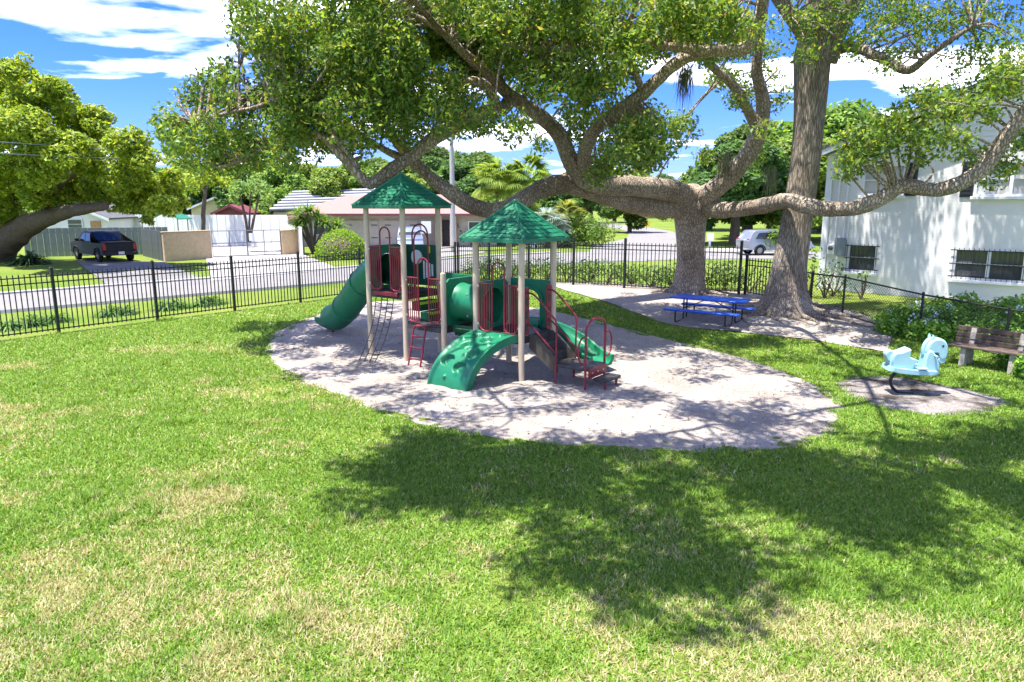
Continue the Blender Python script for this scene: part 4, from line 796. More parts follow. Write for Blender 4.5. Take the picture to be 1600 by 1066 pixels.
    o = mbt.build('twigs', M['bark_oak'], root, smooth=True); o['kind'] = 'stuff'
    foliage('crown', cen, rad, 640, .07, OAK, OAKW, root, flat=.8, shell=.15, up=.25, aspect=.42, outw=.3)
    for u, v, Y_, L_ in ((1072, 112, y - 5, 1.0), (1070, 108, y - 5.1, .7), (1205, 265, y - 1.4, 1.1), (1135, 240, y - 1.4, .8), (1128, 255, y - 1.2, .7)):   # hanging moss
        p = W(u, v, Y_); b_ = np.array(p) + rng.normal(size=(60, 3)) * .08; dr = unit(np.stack([rng.normal(size=60) * .12, rng.normal(size=60) * .12, -np.ones(60)], 1)); V, s_ = blade_quads(b_ - np.array(c), dr, rng.uniform(.5, 1, 60) * L_, .018, 0, 3)
        o = bpy.data.objects.new('hanging_moss', quads_mesh('hanging_moss', V, np.repeat(palette(60, [(.17, .19, .15), (.12, .14, .10)], [1, 1]), s_, axis=0), M['leaf'])); COL.objects.link(o); o.parent = root
oak()
def tall_tree():
    c = onG(1232, 488); root = thing('tall_tree', c, 'tall straight grey brown trunk with flared roots beside the iron gate', 'tree'); Y0 = c.y
    px = [(1228, 500, 74), (1226, 478, 68), (1228, 450, 58), (1234, 410, 51), (1243, 360, 47), (1251, 310, 45), (1258, 250, 44), (1263, 190, 45), (1267, 130, 50), (1270, 90, 55), (1275, 60, 50), (1282, 20, 50), (1292, -60, 42), (1300, -160, 34), (1304, -260, 26)]
    pts, rs = limb_pts([(u, v, Y0, w) for u, v, w in px], 4); mb = MB(); trunk_flare(mb, c, pts, rs, 9, .42, .7, 34, 2); mb.build('trunk', M['bark_tall'], root, smooth=True); surface_roots(c, .55, 16, root, M['bark_tall'], 2.6, 11)
    cen = []; rad = []; nodes = []
    for L_ in ([(1290, 95, Y0, 34), (1310, 50, Y0 - .3, 26), (1345, -20, Y0 - .8, 20), (1400, -120, Y0 - 1.5, 14)], [(1310, 75, Y0, 18), (1340, 75, Y0 - .6, 16), (1385, 95, Y0 - 1.4, 15), (1420, 110, Y0 - 2, 13), (1460, 80, Y0 - 2.6, 10), (1520, 40, Y0 - 3, 7)], [(1290, 48, Y0, 16), (1265, 45, Y0 - .8, 12), (1235, 25, Y0 - 1.4, 9)], [(1270, 70, Y0, 28), (1225, 10, Y0 - .2, 22), (1170, -80, Y0 - .6, 15)]):
        p_, r_ = limb_pts(L_); mb = MB(); rough_tube(mb, p_, r_, 10, .1); mb.build('limb', M['bark_tall'], root, smooth=True); nodes += p_
    for u, v, rp in ((1340, 30, 50), (1400, 45, 50), (1460, 30, 55), (1535, 35, 55), (1585, 50, 40), (1375, 85, 30), (1440, 95, 30), (1500, 80, 42), (1560, 100, 24), (1330, 75, 22), (1240, 25, 34), (1300, 20, 40), (1255, 75, 16), (1420, 5, 50), (1350, -60, 60), (1450, -80, 70), (1250, -60, 60), (1550, -60, 60), (1300, -160, 80), (1420, -200, 80)):
        for _ in range(max(3, int((rp / 17) ** 2))):
            a = random.uniform(0, 2 * math.pi); q = math.sqrt(random.random()) * rp; cen.append(W(u + math.cos(a) * q, v + math.sin(a) * q, Y0 + random.uniform(-3.4, 1.0))); rad.append(random.uniform(.3, .5))
    n_vis = len(cen)
    for _ in range(75):  # unseen crown clumps added so their shade falls on the white wall
        a_ = random.uniform(0, 1.25); q = Vector((10.73 + 4.27 * a_, 24.6 - 4.1 * a_, random.uniform(.6, 4.6)))
        if float(fbm(a_ * 4, q.z * .22, 77)) < .42: continue
        q = q + TOSUN * (random.uniform(8.6, 11) - q.z) / TOSUN.z; cen.append(q); rad.append(random.uniform(.35, .6))
    mbt = MB(); NP = np.array(nodes)
    for p in cen[:n_vis:2]: d = np.linalg.norm(NP - np.array(p), axis=1); q = Vector(NP[int(np.argmin(d))]); mbt.tube([q, (p + q) / 2 + ZA * .15, p], [.028, .02, .008], 5, cap=False)
    o = mbt.build('twigs', M['bark_tall'], root); o['kind'] = 'stuff'
    foliage('crown', cen, rad, 560, .06, OAK, OAKW, root, flat=.8, shell=.15, up=.25, outw=.3)
tall_tree()

# ------------------------------------------------------------------ other vegetation
CAMPH = [(.27, .38, .03), (.20, .31, .028), (.40, .45, .045), (.12, .20, .024)]; CAMPW = [4, 3, 3, 1.6]
def lumpy_tree(name, label, base, blobs, trunk, leaf=.13, dens=300, cols=CAMPH, wts=CAMPW, group=None, m=None, sub=7, cat='tree', bark=None):
    root = thing(name, base, label, cat, group)
    for tr in trunk: pts, rs = limb_pts(tr); mb = MB(); rough_tube(mb, pts, rs, 10, .12); mb.build('trunk' if tr is trunk[0] else 'limb', bark or M['bark_far'], root, smooth=True)
    cen = []; rad = []
    for u, v, rp, Y_ in blobs:
        c = W(u, v, Y_); r = rp * Y_ / F
        for _ in range(sub):
            d = Vector((random.gauss(0, 1), random.gauss(0, 1), random.gauss(.25, .8))).normalized(); cen.append(c + d * r * random.uniform(.35, .8)); rad.append(r * random.uniform(.38, .55))
    foliage('crown', cen, rad, dens, leaf, cols, wts, root, m or M['leaf_far'], .75, .55, .5, .5, .9)
bl = []
for u, v, rp in ((10, 130, 40), (60, 165, 45), (20, 200, 60), (110, 190, 40), (90, 235, 55), (160, 225, 42), (30, 270, 60), (110, 290, 55), (180, 265, 42), (215, 290, 38), (160, 300, 36), (240, 302, 32), (50, 305, 36), (-10, 320, 40), (205, 318, 26), (252, 320, 26), (-50, 120, 60), (-60, 200, 70), (-60, 290, 70), (215, 250, 34), (232, 340, 13), (270, 315, 24), (140, 185, 34), (195, 228, 34), (85, 150, 34), (30, 110, 30), (262, 285, 28), (130, 250, 40), (60, 260, 40)): bl.append((u, v, rp, random.uniform(34, 41)))
cb = onG(8, 408); lumpy_tree('camphor_tree', 'broad lumpy yellow green tree leaning over the parked pickup', cb, bl, [[(-6, 412, cb.y, 52), (2, 385, cb.y - .5, 46), (28, 362, cb.y - 1.5, 40), (60, 345, cb.y - 2.5, 30), (110, 330, cb.y - 4, 20), (165, 322, cb.y - 5, 12)], [(2, 385, cb.y, 36), (10, 340, cb.y, 30), (40, 270, cb.y - 1, 20), (80, 200, cb.y - 2, 10)], [(60, 345, cb.y - 2.5, 20), (90, 290, cb.y - 3, 14), (150, 250, cb.y - 4, 8)]], .12, 520, sub=12)
b3 = onG(318, 372); lumpy_tree('small_tree', 'small round yellow green tree behind the white vinyl fence', W(318, 372, 56) * 1, [(300, 285, 26, 56), (340, 280, 26, 57), (320, 265, 24, 56), (355, 290, 18, 55), (285, 268, 22, 58), (270, 245, 22, 60)], [[(318, 372, 56, 7), (318, 330, 56, 7), (322, 290, 56, 5)]], .16, 130)
lumpy_tree('crape_myrtle', 'vase shaped pale green shrub beside the dark ribbed roof', onG(385, 383), [(375, 300, 20, 50), (405, 300, 22, 51), (390, 290, 20, 50), (420, 315, 13, 50), (365, 310, 14, 50)], [[(388, 378, 50, 4), (384, 345, 50, 4), (375, 305, 50, 3)], [(390, 378, 50, 4), (396, 345, 50, 4), (405, 305, 50, 3)], [(389, 378, 50, 4), (390, 340, 50, 3), (392, 300, 50, 2)]], .14, 170, [(.22, .36, .10), (.13, .26, .05), (.32, .42, .16)], [3, 3, 2], cat='shrub')
def shrub(name, label, base, r, h, leaf, cols, wts, dens=350, group=None, cat='shrub', n=14, m=None, flowers=None, stem=True):
    root = thing(name, base, label, cat, group); cen = []; rad = []
    for _ in range(n): a = random.uniform(0, 2 * math.pi); q = math.sqrt(random.random()) * r * .65; z = random.uniform(.25, .75) * h * (1 - .35 * (q / r) ** 2); cen.append(base + Vector((math.cos(a) * q, math.sin(a) * q, z))); rad.append(min(r * .45, h * .4) * random.uniform(.7, 1.1))
    foliage('foliage', cen, rad, dens, leaf, cols, wts, root, m or M['leaf_far'], .9, .5, .5, .4, .7)
    if stem:
        mb = MB()
        for k in range(5): p = cen[k]; mb.tube([base - ZA * .03, (base + p) / 2 + Vector((.03, 0, 0)), p], [.03, .022, .01], 5, cap=False)
        mb.build('stem', M['bark_far'], root)
    if flowers:
        for fc, k, fs in flowers:
            P = [];
            for _ in range(k): i = random.randrange(len(cen)); d = Vector((random.gauss(0, .6), random.gauss(-.3, .6), abs(random.gauss(.5, .5)))).normalized(); P += [np.array(cen[i] + d * rad[i] * 1.02) + rng.normal(size=3) * .035 for _ in range(9)]
            P = np.array(P); V = leaf_quads(P - np.array(base), fs, .8, .6); o = bpy.data.objects.new('flowers', quads_mesh('flowers', V, palette(len(P), [fc], [1], .1), M['leaf_far'])); COL.objects.link(o); o.parent = root
    return root
# clipped ball bush
bb = onG(535, 404); root = thing('round_bush', bb, 'clipped dome shaped bright green bush by the street verge', 'bush'); Pn = unit(rng.normal(size=(9000, 3))); Pn[:, 2] = np.abs(Pn[:, 2]); Pb = Pn * np.array([1.62, 1.5, 1.72]) * (1 + .05 * rng.normal(size=(9000, 1)) * .8) + np.array(bb)
o = bpy.data.objects.new('foliage', quads_mesh('foliage', leaf_quads(Pb - np.array(bb), .06, .6, .2, Pn), palette(9000, [(.20, .34, .02), (.12, .24, .02), (.28, .40, .04)], [4, 2, 2]), M['leaf_far'])); COL.objects.link(o); o.parent = root
mb = MB(); mb.lathe(bb, [(1.45, -.02), (1.48, .5), (1.3, 1.05), (.8, 1.45), (0, 1.6)], 18); mb.build('inner_twigs', M['bark_far'], root, smooth=True)
def strap_plant(name, label, base, n, length, width, cols, wts, up=.9, droop=.5, group=None, cat='plant', heads=None, trunk=None, part='leaves'):
    root = thing(name, base, label, cat, group)
    for h in (heads or [(0, 0, 0)]):
        b0 = np.tile(np.array(base) + np.array(h), (n, 1)); d = rng.normal(size=(n, 3)); d[:, 2] = np.abs(d[:, 2]) * up + rng.uniform(-.25, .4, n) * (1 if heads else 0); d = unit(d); V, s_ = blade_quads(b0 - np.array(base) + rng.normal(size=(n, 3)) * width, d, rng.uniform(.6, 1, n) * length, width, droop)
        o = bpy.data.objects.new(part, quads_mesh(part, V, np.repeat(palette(n, cols, wts), s_, axis=0), M['leaf_far'])); COL.objects.link(o); o.parent = root
        if trunk: mb = MB(); e_ = base + Vector(h); mb.tube(catmull([base - ZA * .05, base + Vector((h[0] * .4, h[1] * .4, h[2] * .45)), e_], 4), trunk, 8); mb.build('stem', M['bark_far'], root, smooth=True)
    return root
AGA = [(.09, .20, .035), (.15, .28, .06), (.05, .12, .025)]
for k, (u, v) in enumerate(((18, 519), (55, 513), (92, 506), (180, 497), (204, 494), (268, 487), (285, 485), (325, 481), (342, 478))):
    p = onG(u, v) + Vector((-.35, .40, 0)); strap_plant('strap_leaf_plant', 'tufted strap leaved plant growing along the outside of the iron fence', p, 190, 1.05, .05, AGA, [3, 2, 2], .9, .75, 'strap leaved tufts along the street fence')
bu = onG(35, 412); strap_plant('dark_palm_shrub', 'dark arching leafy clump at the foot of the leaning tree', bu + Vector((.8, -.6, 0)), 420, 2.0, .13, [(.03, .075, .02), (.05, .11, .025)], [2, 1], .8, .7)
strap_plant('yucca_plant', 'spiky many headed yucca beside the tan wall', onG(490, 397), 130, 1.25, .075, [(.16, .28, .04), (.10, .20, .03), (.22, .33, .07)], [3, 2, 2], .7, .35, heads=[(-.5, 0, 2.2), (.3, .2, 2.5), (-1.0, .1, 1.9), (.9, -.1, 2.0), (1.7, 0, 1.9), (-.1, -.3, 2.9), (-.9, .1, 2.7), (1.4, .2, 1.5)], trunk=.10, part='leaf_head')
def fan_palm(name, label, base, h, fr, n, cols, group=None, trunk=.14, bark=None):
    root = thing(name, base, label, 'palm', group); top = base + ZA * h
    if h > .6: mb = MB(); rough_tube(mb, [base - ZA * .1, base + ZA * h * .5 + Vector((.05, 0, 0)), top], [trunk * 1.2, trunk, trunk * 1.3], 10, .12); mb.build('trunk', bark or M['bark_far'], root, smooth=True)
    for k in range(n):
        a = 2.4 * k; el = random.uniform(-.5, 1.3); d = Vector((math.cos(a) * math.cos(el), math.sin(a) * math.cos(el), math.sin(el))); q = top + d * fr * .55; m_ = 26
        s_ = Vector((-math.sin(a), math.cos(a), 0)); dirs_ = [];
        for j in range(m_): t = (j / (m_ - 1) - .5) * 3.6; dirs_.append(np.array((d * math.cos(t) + s_ * math.sin(t) - ZA * .15).normalized()))
        D = np.array(dirs_); Bq = np.tile(np.array(q - base), (m_, 1)); Ln = fr * .62 * (.7 + .3 * np.cos((np.arange(m_) / (m_ - 1) - .5) * 3)); V, sg = blade_quads(Bq, D, Ln, .055 * fr, .45)
        st, sg2 = blade_quads(np.array([np.array(top - base)]), np.array([np.array(d)]), np.array([fr * .56]), .05, .0); V = np.concatenate([V, st]); C = np.repeat(palette(m_ + 1, cols, [3, 2, 1]), sg, axis=0)
        o = bpy.data.objects.new('frond', quads_mesh('frond', V, C, M['leaf_far'])); COL.objects.link(o); o.parent = root
PALM = [(.24, .36, .04), (.15, .26, .03), (.36, .42, .06)]; PG = 'fan palms across the street'
for k, (u, v, h) in enumerate(((777, 358, 4.5), (800, 360, 3.9), (826, 358, 4.6))): q = W(u, v, 60); q.z = 0; fan_palm('fan_palm', 'yellow green fan palm with bare trunk across the street', q, h + .9, 2.4, 30, PALM, PG)
SILV = [(.28, .36, .34), (.20, .28, .27), (.36, .42, .38)]
for u, r in ((852, 2.1), (838, 1.7)): q = W(u, 375, 56); q.z = 0; fan_palm('silver_palm', 'silvery blue fan palm behind the right roof peak', q, 1.6, r, 22, SILV, 'silvery fan palms')
q = W(885, 372, 58); q.z = 0; fan_palm('feather_palm', 'yellowing loose palm between silver palm and street sign', q, 2.4, 1.7, 22, [(.26, .34, .07), (.38, .34, .10), (.16, .26, .05)])
GR = [(.12, .22, .03), (.07, .14, .025), (.20, .30, .05)]; DK = [(.045, .10, .022), (.075, .15, .03), (.03, .065, .018)]
for k, (u, v, r, h, cols, lab) in enumerate(((915, 384, 2.0, 3.0, GR, 'loose light green shrub standing in front of the yellowing palm'), (940, 386, 1.6, 2.6, GR, 'airy yellow green shrub near the street sign post'), (870, 386, 1.6, 1.6, DK, 'dark low shrub under the silver palms'), (905, 380, 1.8, 1.4, DK, 'dark mounded shrub behind the loose light shrub'), (725, 384, 1.8, 2.6, DK, 'dark tall shrub beside the utility pole'), (757, 384, 2.0, 2.2, DK, 'dense dark shrub under the fan palms'), (1043, 346, 3.2, 2.2, DK, 'clipped dark shrub on the far lawn by the side street'), (1195, 391, 1.3, 1.5, [(.22, .34, .02), (.13, .24, .02), (.3, .4, .05)], 'bright round green bush beside the silver car'), (1226, 400, 1.4, 2.8, GR, 'tall loose shrub behind the tall bare trunk'))):
    q = onG(u, v); q = q if v > 360 else q; shrub('shrub', lab, q, r, h, .09 if v > 360 else .2, cols, [3, 2, 2], 260 if v > 360 else 90)
# hedge behind the back fence
for k in range(15):
    s = k / 14; i = min(int(s * 6), 5); f_ = s * 6 - i; p = bp_[i].lerp(bp_[i + 1], f_); q = p + Vector((.55, .85, 0)) * random.uniform(.9, 1.3); q.z = G(q.x, q.y)
    shrub('hedge_shrub', 'dark glossy leaved hedge shrub right behind the back iron fence', q, .95, random.uniform(.9, 1.25), .05, [(.04, .09, .022), (.075, .14, .03), (.14, .22, .045)], [3, 2, 2], 420, 'hedge shrubs behind the back fence', 'shrub', 10)
# building corner shrubs and plumbago
for u, v, r, h, lab in ((1262, 466, .55, 2.6, 'thin tall shrub at the corner of the white building'), (1300, 463, .6, 1.1, 'low loose shrub under the electric meter'), (1345, 468, .35, 1.3, 'spindly shrub below the small barred window'), (1288, 466, .5, 1.7, 'leafy shrub between the tall trunk and the meter')):
    q = onG(u, v); shrub('shrub', lab, q, r, h, .055, [(.06, .13, .025), (.11, .2, .04), (.2, .26, .06)], [3, 2, 1], 320, n=9)
PLU = [(.10, .24, .03), (.16, .33, .045), (.24, .40, .07)]
root = thing('plumbago_shrub', onG(1500, 520), 'spreading bright green shrub with pale blue flowers behind the wooden bench', 'shrub'); cen = []; rad = []
for u, v, h in [(1395, 520, .4), (1410, 512, .6), (1430, 528, .5), (1440, 512, .75), (1470, 520, .75), (1480, 505, .8), (1500, 512, .85), (1530, 512, .9), (1560, 510, .9), (1590, 515, .9), (1620, 520, .9), (1510, 535, .5), (1460, 535, .45), (1545, 528, .75), (1580, 530, .8), (1600, 560, .5), (1585, 575, .35), (1615, 590, .4), (1650, 530, .9), (1650, 560, .7), (1570, 520, .95), (1420, 520, .6), (1450, 525, .6), (1490, 525, .7)]:
    for _ in range(6): p = onG(u + random.uniform(-12, 12), v + random.uniform(-2, 4)); cen.append(p + ZA * (h * random.uniform(.2, .75))); rad.append(random.uniform(.25, .38))
foliage('foliage', cen, rad, 1500, .055, PLU, [3, 3, 2], root, M['leaf_far'], .9, .4, .45, .4, .6)
P = []
for _ in range(46): i = random.randrange(len(cen)); d = Vector((random.gauss(-.2, .5), random.gauss(-.5, .4), abs(random.gauss(.8, .4)))).normalized(); P += [np.array(cen[i] + d * rad[i] * 1.05) + rng.normal(size=3) * .035 for _ in range(12)]
P = np.array(P); o = bpy.data.objects.new('flowers', quads_mesh('flowers', leaf_quads(P - np.array(root.location), .03, .8, .6), palette(len(P), [(.55, .68, .88)], [1], .12), M['leaf_far'])); COL.objects.link(o); o.parent = root; o['kind'] = 'stuff'
mb = MB()
for p in cen[::4]: b0 = Vector((p.x, p.y, G(p.x, p.y) - .02)); mb.tube([b0, (b0 + p) / 2 + Vector((.04, 0, 0)), p], [.02, .015, .008], 5, cap=False)
mb.build('stem', M['bark_far'], root)
# background trees: four crown shapes, shared by copies
def far_proto(cols, wts, seed, n=30, leaf=.19, dens=360):
    rd = random.Random(seed); cen = []; rad = []
    for _ in range(n): a = rd.uniform(0, 2 * math.pi); q = math.sqrt(rd.random()); z = rd.uniform(.30, 1); w = math.sin(min(1, (1.05 - z) * 1.6 + .1) * 1.45); cen.append(np.array((math.cos(a) * q * 3.6 * w, math.sin(a) * q * 3.6 * w, z * 8 - .8))); rad.append(rd.uniform(1.0, 1.7))
    per = [int(dens * r * r) for r in rad]; P, O = clump_points(cen, rad, per, .75, .5); me = quads_mesh('crown', leaf_quads(P, leaf, .55, .5, O), palette(len(P), cols, wts), M['leaf_far'])
    mb = MB(); rough_tube(mb, [Vector((0, 0, -.2)), Vector((.1, 0, 1.5)), Vector((.2, .1, 3.5)), Vector((0, 0, 6))], [.35, .28, .2, .08], 8, .1)
    for k in range(4): e_ = Vector(cen[k]); mb.tube([Vector((.1, 0, 2 + .3 * k)), e_ * .6 + Vector((0, 0, 1)), e_], [.14, .09, .03], 6)
    return me, mb.mesh('trunk', M['bark_far'], True)
DK = [tuple(c * 1.5 for c in q) for q in DK]; GR = [tuple(c * 1.35 for c in q) for q in GR]
FP = [far_proto(DK, [3, 3, 2], 1), far_proto(GR, [3, 3, 2], 2), far_proto([(.09, .17, .03), (.05, .10, .02), (.15, .22, .05)], [3, 2, 2], 3), far_proto([(.17, .27, .035), (.10, .18, .03), (.26, .33, .06)], [3, 2, 2], 4)]
FT = [(250, 95, 8, 0), (300, 90, 8.5, 2), (350, 85, 8, 0), (395, 88, 8.3, 0), (440, 84, 8.2, 1), (475, 95, 8.5, 3), (515, 82, 7.4, 3), (550, 86, 8.6, 1), (590, 92, 9, 2), (625, 84, 8, 3), (660, 90, 9.5, 0), (690, 100, 11, 2), (725, 80, 8.2, 0), (750, 95, 10, 2), (845, 105, 8, 1), (890, 110, 8, 2), (925, 120, 8, 0), (960, 130, 9, 2), (1000, 170, 11, 1), (1040, 190, 11, 0), (1085, 180, 12, 2), (1120, 150, 14, 1), (1170, 90, 13, 2), (1210, 70, 11, 1), (1250, 64, 9, 3), (1290, 85, 15, 1), (1330, 90, 14, 2), (1370, 110, 14, 1), (200, 110, 9, 2), (150, 120, 9, 0), (90, 120, 9, 2), (30, 110, 8, 1), (-40, 100, 9, 0), (1440, 120, 13, 0), (985, 84, 6.0, 2), (870, 78, 5.6, 0), (815, 74, 4.8, 3), (765, 70, 4.6, 1), (1150, 60, 8.5, 0)]
kinds = ('dark green dense tree', 'mid green rounded tree', 'grey green loose tree', 'light yellow green tree')
def zone(u):
    for lim, t in ((230, 'behind the broad yellow green tree'), (425, 'behind the white vinyl fence'), (600, 'behind the dark ribbed roof'), (735, 'behind the red roofed house'), (900, 'behind the fan palms'), (1060, 'along the side street'), (1240, 'between the oak and the tall trunk')):
        if u < lim: return t
    return 'behind the white building'
for u, Y_, hh, k in FT:
    q = W(u, 330, Y_); q.z = 0; root = thing('background_tree', q, kinds[k] + ' ' + zone(u), 'tree', ('dark', 'mid green', 'grey green', 'light green')[k] + ' background trees ' + zone(u)); s = hh / 8; root.rotation_euler = (0, 0, random.uniform(0, 6.28)); root.scale = (s * random.uniform(.95, 1.25),) * 2 + (s,)
    for nm, me in zip(('crown', 'trunk'), FP[k]): o = bpy.data.objects.new(nm, me); COL.objects.link(o); o.parent = root
mb = MB()
# ------------------------------------------------------------------ far side of the street: houses, fences, poles
M['tan'] = mat('tan_stucco', (.52, .38, .22), .9, .12, 5, .6, 12); M['grey_board'] = mat('grey_painted_board', (.20, .23, .235), .8, .2, 3, .2, 30, stretch=(4, 4, .6)); M['vinyl'] = mat('white_vinyl', (.75, .75, .74), .45, .05, 2)
M['house_wall'] = mat('beige_wall', (.42, .37, .31), .85, .08, 3); M['red_roof'] = mat('pink_red_shingle', (.30, .17, .145), .9, .18, 9, .4, 25); M['dark_panel'] = mat('dark_roof_panel', (.06, .062, .068), .6, .2, 2); M['rib_white'] = mat('pale_metal_rib', (.62, .62, .62), .4, .08)
M['maroon'] = mat('maroon_trim', (.17, .04, .055), .7, .15); M['yellow_wall'] = mat('pale_yellow_wall', (.58, .52, .30), .8, .1); M['tree_stone'] = mat('rough_tan_stone', (.40, .27, .16), .9, .4, 7, .8, 9, col2=(.62, .50, .38)); M['dark_door'] = mat('dark_opening', (.03, .03, .032), .6, .3)
M['wood_door'] = mat('orange_wood', (.45, .24, .10), .7, .15); M['galv'] = mat('galvanised_steel', (.20, .20, .205), .45, .15, metal=.6); M['pole'] = mat('grey_pole', (.36, .35, .33), .9, .2, 3, .4, 20, stretch=(6, 6, 1)); M['tarp'] = mat('green_tarp', (.01, .16, .09), .6, .2)
def boards(name, label, p0, p1, h, w, m, cat='fence', part='board', rails=True, jit=.02):
    p0, p1 = Vector(p0), Vector(p1); d = p1 - p0; n = max(1, int(round(d.length / w))); t = d.normalized(); s = Vector((-t.y, t.x, 0)); root = thing(name, p0, label, cat); bw = d.length / n; me = MB(); me.box((0, 0, h / 2), (bw * .955, .03, h), (t, s, ZA), .004); me = me.mesh(part, m)
    for k in range(n): q = p0 + d * ((k + .5) / n) + s * random.uniform(-jit, jit) * .5; q.z = -.02 + random.uniform(-jit, jit) * .6; inst(part, me, root, q)
    if rails:
        for z in (.35, h - .3): mb = MB(); mb.box((p0 + p1) / 2 + ZA * z + s * .045, (d.length, .05, .09), (t, s, ZA)); mb.build('rail', m, root)
    return root
def gpt(u, v): q = onG(u, v); q.z = 0; return q
boards('board_fence', 'grey painted vertical board fence behind the pickup truck', gpt(40, 402), gpt(218, 404) + Vector((0, 4.0, 0)), 1.85, .36, M['grey_board'])
M['dark_board'] = mat('dark_grey_board', (.085, .10, .10), .8, .2, 3, .2, 30); boards('board_gate', 'dark grey board gate panel joined to the tan wall', gpt(224, 400), gpt(255, 408), 1.8, .4, M['dark_board'], 'gate')
def slabwall(name, label, p0, p1, h, th, m):
    p0, p1 = Vector(p0), Vector(p1); d = p1 - p0; t = d.normalized(); s = Vector((-t.y, t.x, 0)); root = thing(name, (p0 + p1) / 2, label, 'wall'); mb = MB(); mb.box((p0 + p1) / 2 + ZA * (h / 2 - .03), (d.length, th, h), (t, s, ZA), .02); mb.build('wall_panel', m, root); mb = MB(); mb.box((p0 + p1) / 2 + ZA * (h + .012), (d.length + .06, th + .06, .07), (t, s, ZA), .012); mb.build('coping', m, root)
slabwall('stucco_wall', 'tan rough stucco wall left of the metal gate', gpt(257, 409), gpt(331, 404), 1.72, .2, M['tan']); slabwall('stucco_wall', 'short tan stucco wall pier beside the yucca', gpt(441, 399), gpt(475, 396), 1.62, .2, M['tan'])
p0, p1 = gpt(333, 403), gpt(440, 399); root = thing('metal_gate', p0, 'double leaf grey metal driveway gate between the tan walls', 'gate'); d = p1 - p0
for k in range(2):
    a, b_ = p0 + d * (k * .5 + .005), p0 + d * (k * .5 + .495); mb = MB(); mb.tube([a + ZA * .08, a + ZA * 1.68, b_ + ZA * 1.68, b_ + ZA * .08], .035, 6, closed=True); lf = mb.build('leaf_frame', M['galv'], root)
    mb = MB(); mb.tube([a + ZA * .9, b_ + ZA * .9], .028, 6); mb.build('cross_bar', M['galv'], lf); mb = MB(); mb.tube([(a + b_) / 2 + ZA * .08, (a + b_) / 2 + ZA * 1.68], .028, 6); mb.build('upright', M['galv'], lf)
mb = MB(); mb.box(p0 + d * .62 + ZA * 1.25 - Vector((0, .06, 0)), (.75, .015, .5)); mb.build('sign_board', M['vinyl'], root)
boards('vinyl_fence', 'tall white vinyl panel fence beyond the metal gate', W(170, 372, 60) * 1 - ZA * W(170, 372, 60).z, Vector((W(452, 372, 57).x, 57, 0)), 2.5, .78, M['vinyl'], part='panel', rails=False, jit=.0)
boards('vinyl_fence', 'white vinyl side fence running along the gated driveway', Vector((W(440, 372, 57).x, 56.8, 0)), Vector((W(474, 380, 47).x, 46.8, 0)), 1.9, .78, M['vinyl'], part='panel', rails=False, jit=0)
def house(name, label, c, w, dp, eave, ridge, mw, mr, rz=0, gable_front=True, over=.4, extra=None, trim=None):
    root = thing(name, c, label, 'house'); X = Vector((math.cos(rz), math.sin(rz), 0)); Yv = Vector((-math.sin(rz), math.cos(rz), 0))
    def p(x, y, z): return Vector(c) + X * x + Yv * y + ZA * z
    mb = MB()
    if gable_front:
        f_ = [p(-w / 2, 0, -.1), p(w / 2, 0, -.1), p(w / 2, 0, eave), p(0, 0, ridge), p(-w / 2, 0, eave)]; mb.prism(f_, Yv * dp); mb.build('wall', mw, root); sl_ = (ridge - eave) / (w / 2)
        for sg in (-1, 1): mb = MB(); mb.prism([p(sg * (w / 2 + over), -over, eave - sl_ * over + .02), p(0, -over, ridge + .02), p(0, -over, ridge + .14), p(sg * (w / 2 + over), -over, eave - sl_ * over + .14)], Yv * (dp + 2 * over)); mb.build('roof', mr, root); mb = MB(); mb.prism([p(sg * (w / 2 + over), -over - .03, eave - sl_ * over - .12), p(0, -over - .03, ridge - .12), p(0, -over - .03, ridge + .10), p(sg * (w / 2 + over), -over - .03, eave - sl_ * over + .10)], Yv * .028); mb.build('barge_board', trim or mw, root)
    else:
        mb.box(p(0, dp / 2, eave / 2 - .05), (w, dp, eave + .1), (X, Yv, ZA)); mb.build('wall', mw, root); a, b_, h = w / 2 + over, over, min(w, dp) * .42; mb = MB()
        vs_ = [p(-a, -b_, eave), p(a, -b_, eave), p(a, dp + b_, eave), p(-a, dp + b_, eave), p(-a + h, dp / 2, ridge), p(a - h, dp / 2, ridge)]; mb.add(vs_, [(0, 1, 5, 4), (1, 2, 5), (2, 3, 4, 5), (3, 0, 4), (3, 2, 1, 0)]); mb.build('roof', mr, root)
        mb = MB(); mb.box(p(0, -b_ - .02, eave - .07), (2 * a, .05, .18), (X, Yv, ZA)); mb.build('fascia', trim or M['trim_white'], root)
    return root, p
# red roofed house across the street
hc = Vector((-9.0, 57, 0)); hr_, p = house('red_roof_house', 'low beige house with pinkish red hip roof across the street', hc, 15.5, 9, 2.6, 4.15, M['house_wall'], M['red_roof'], .0, False, .9, trim=M['maroon'])
for x in (3.2, 4.35): mb = MB(); mb.box(p(x, -.62, 1.27), (.5, .5, 2.62), None, .03); mb.build('stone_column', M['tree_stone'], hr_)
mb = MB(); mb.box(p(3.78, -.03, 1.05), (.85, .1, 2.1)); dr = mb.build('entry_door', M['dark_door'], hr_)
for x in (-3.0, 0.1):
    mb = MB(); mb.box(p(x, -.03, 1.05), (2.7, .08, 2.1)); gd = mb.build('garage_door', M['house_wall'], hr_)
    for k in range(4): mb = MB(); mb.box(p(x, -.08, .27 + .52 * k), (2.6, .02, .48)); mb.build('door_panel', M['house_wall'], gd)
    for z in (.7, 1.7):
        for s in (-1, 1): mb = MB(); mb.box(p(x + s * 1.0, -.10, z), (.5, .03, .07)); mb.build('hinge_strap', M['dark_door'], gd)
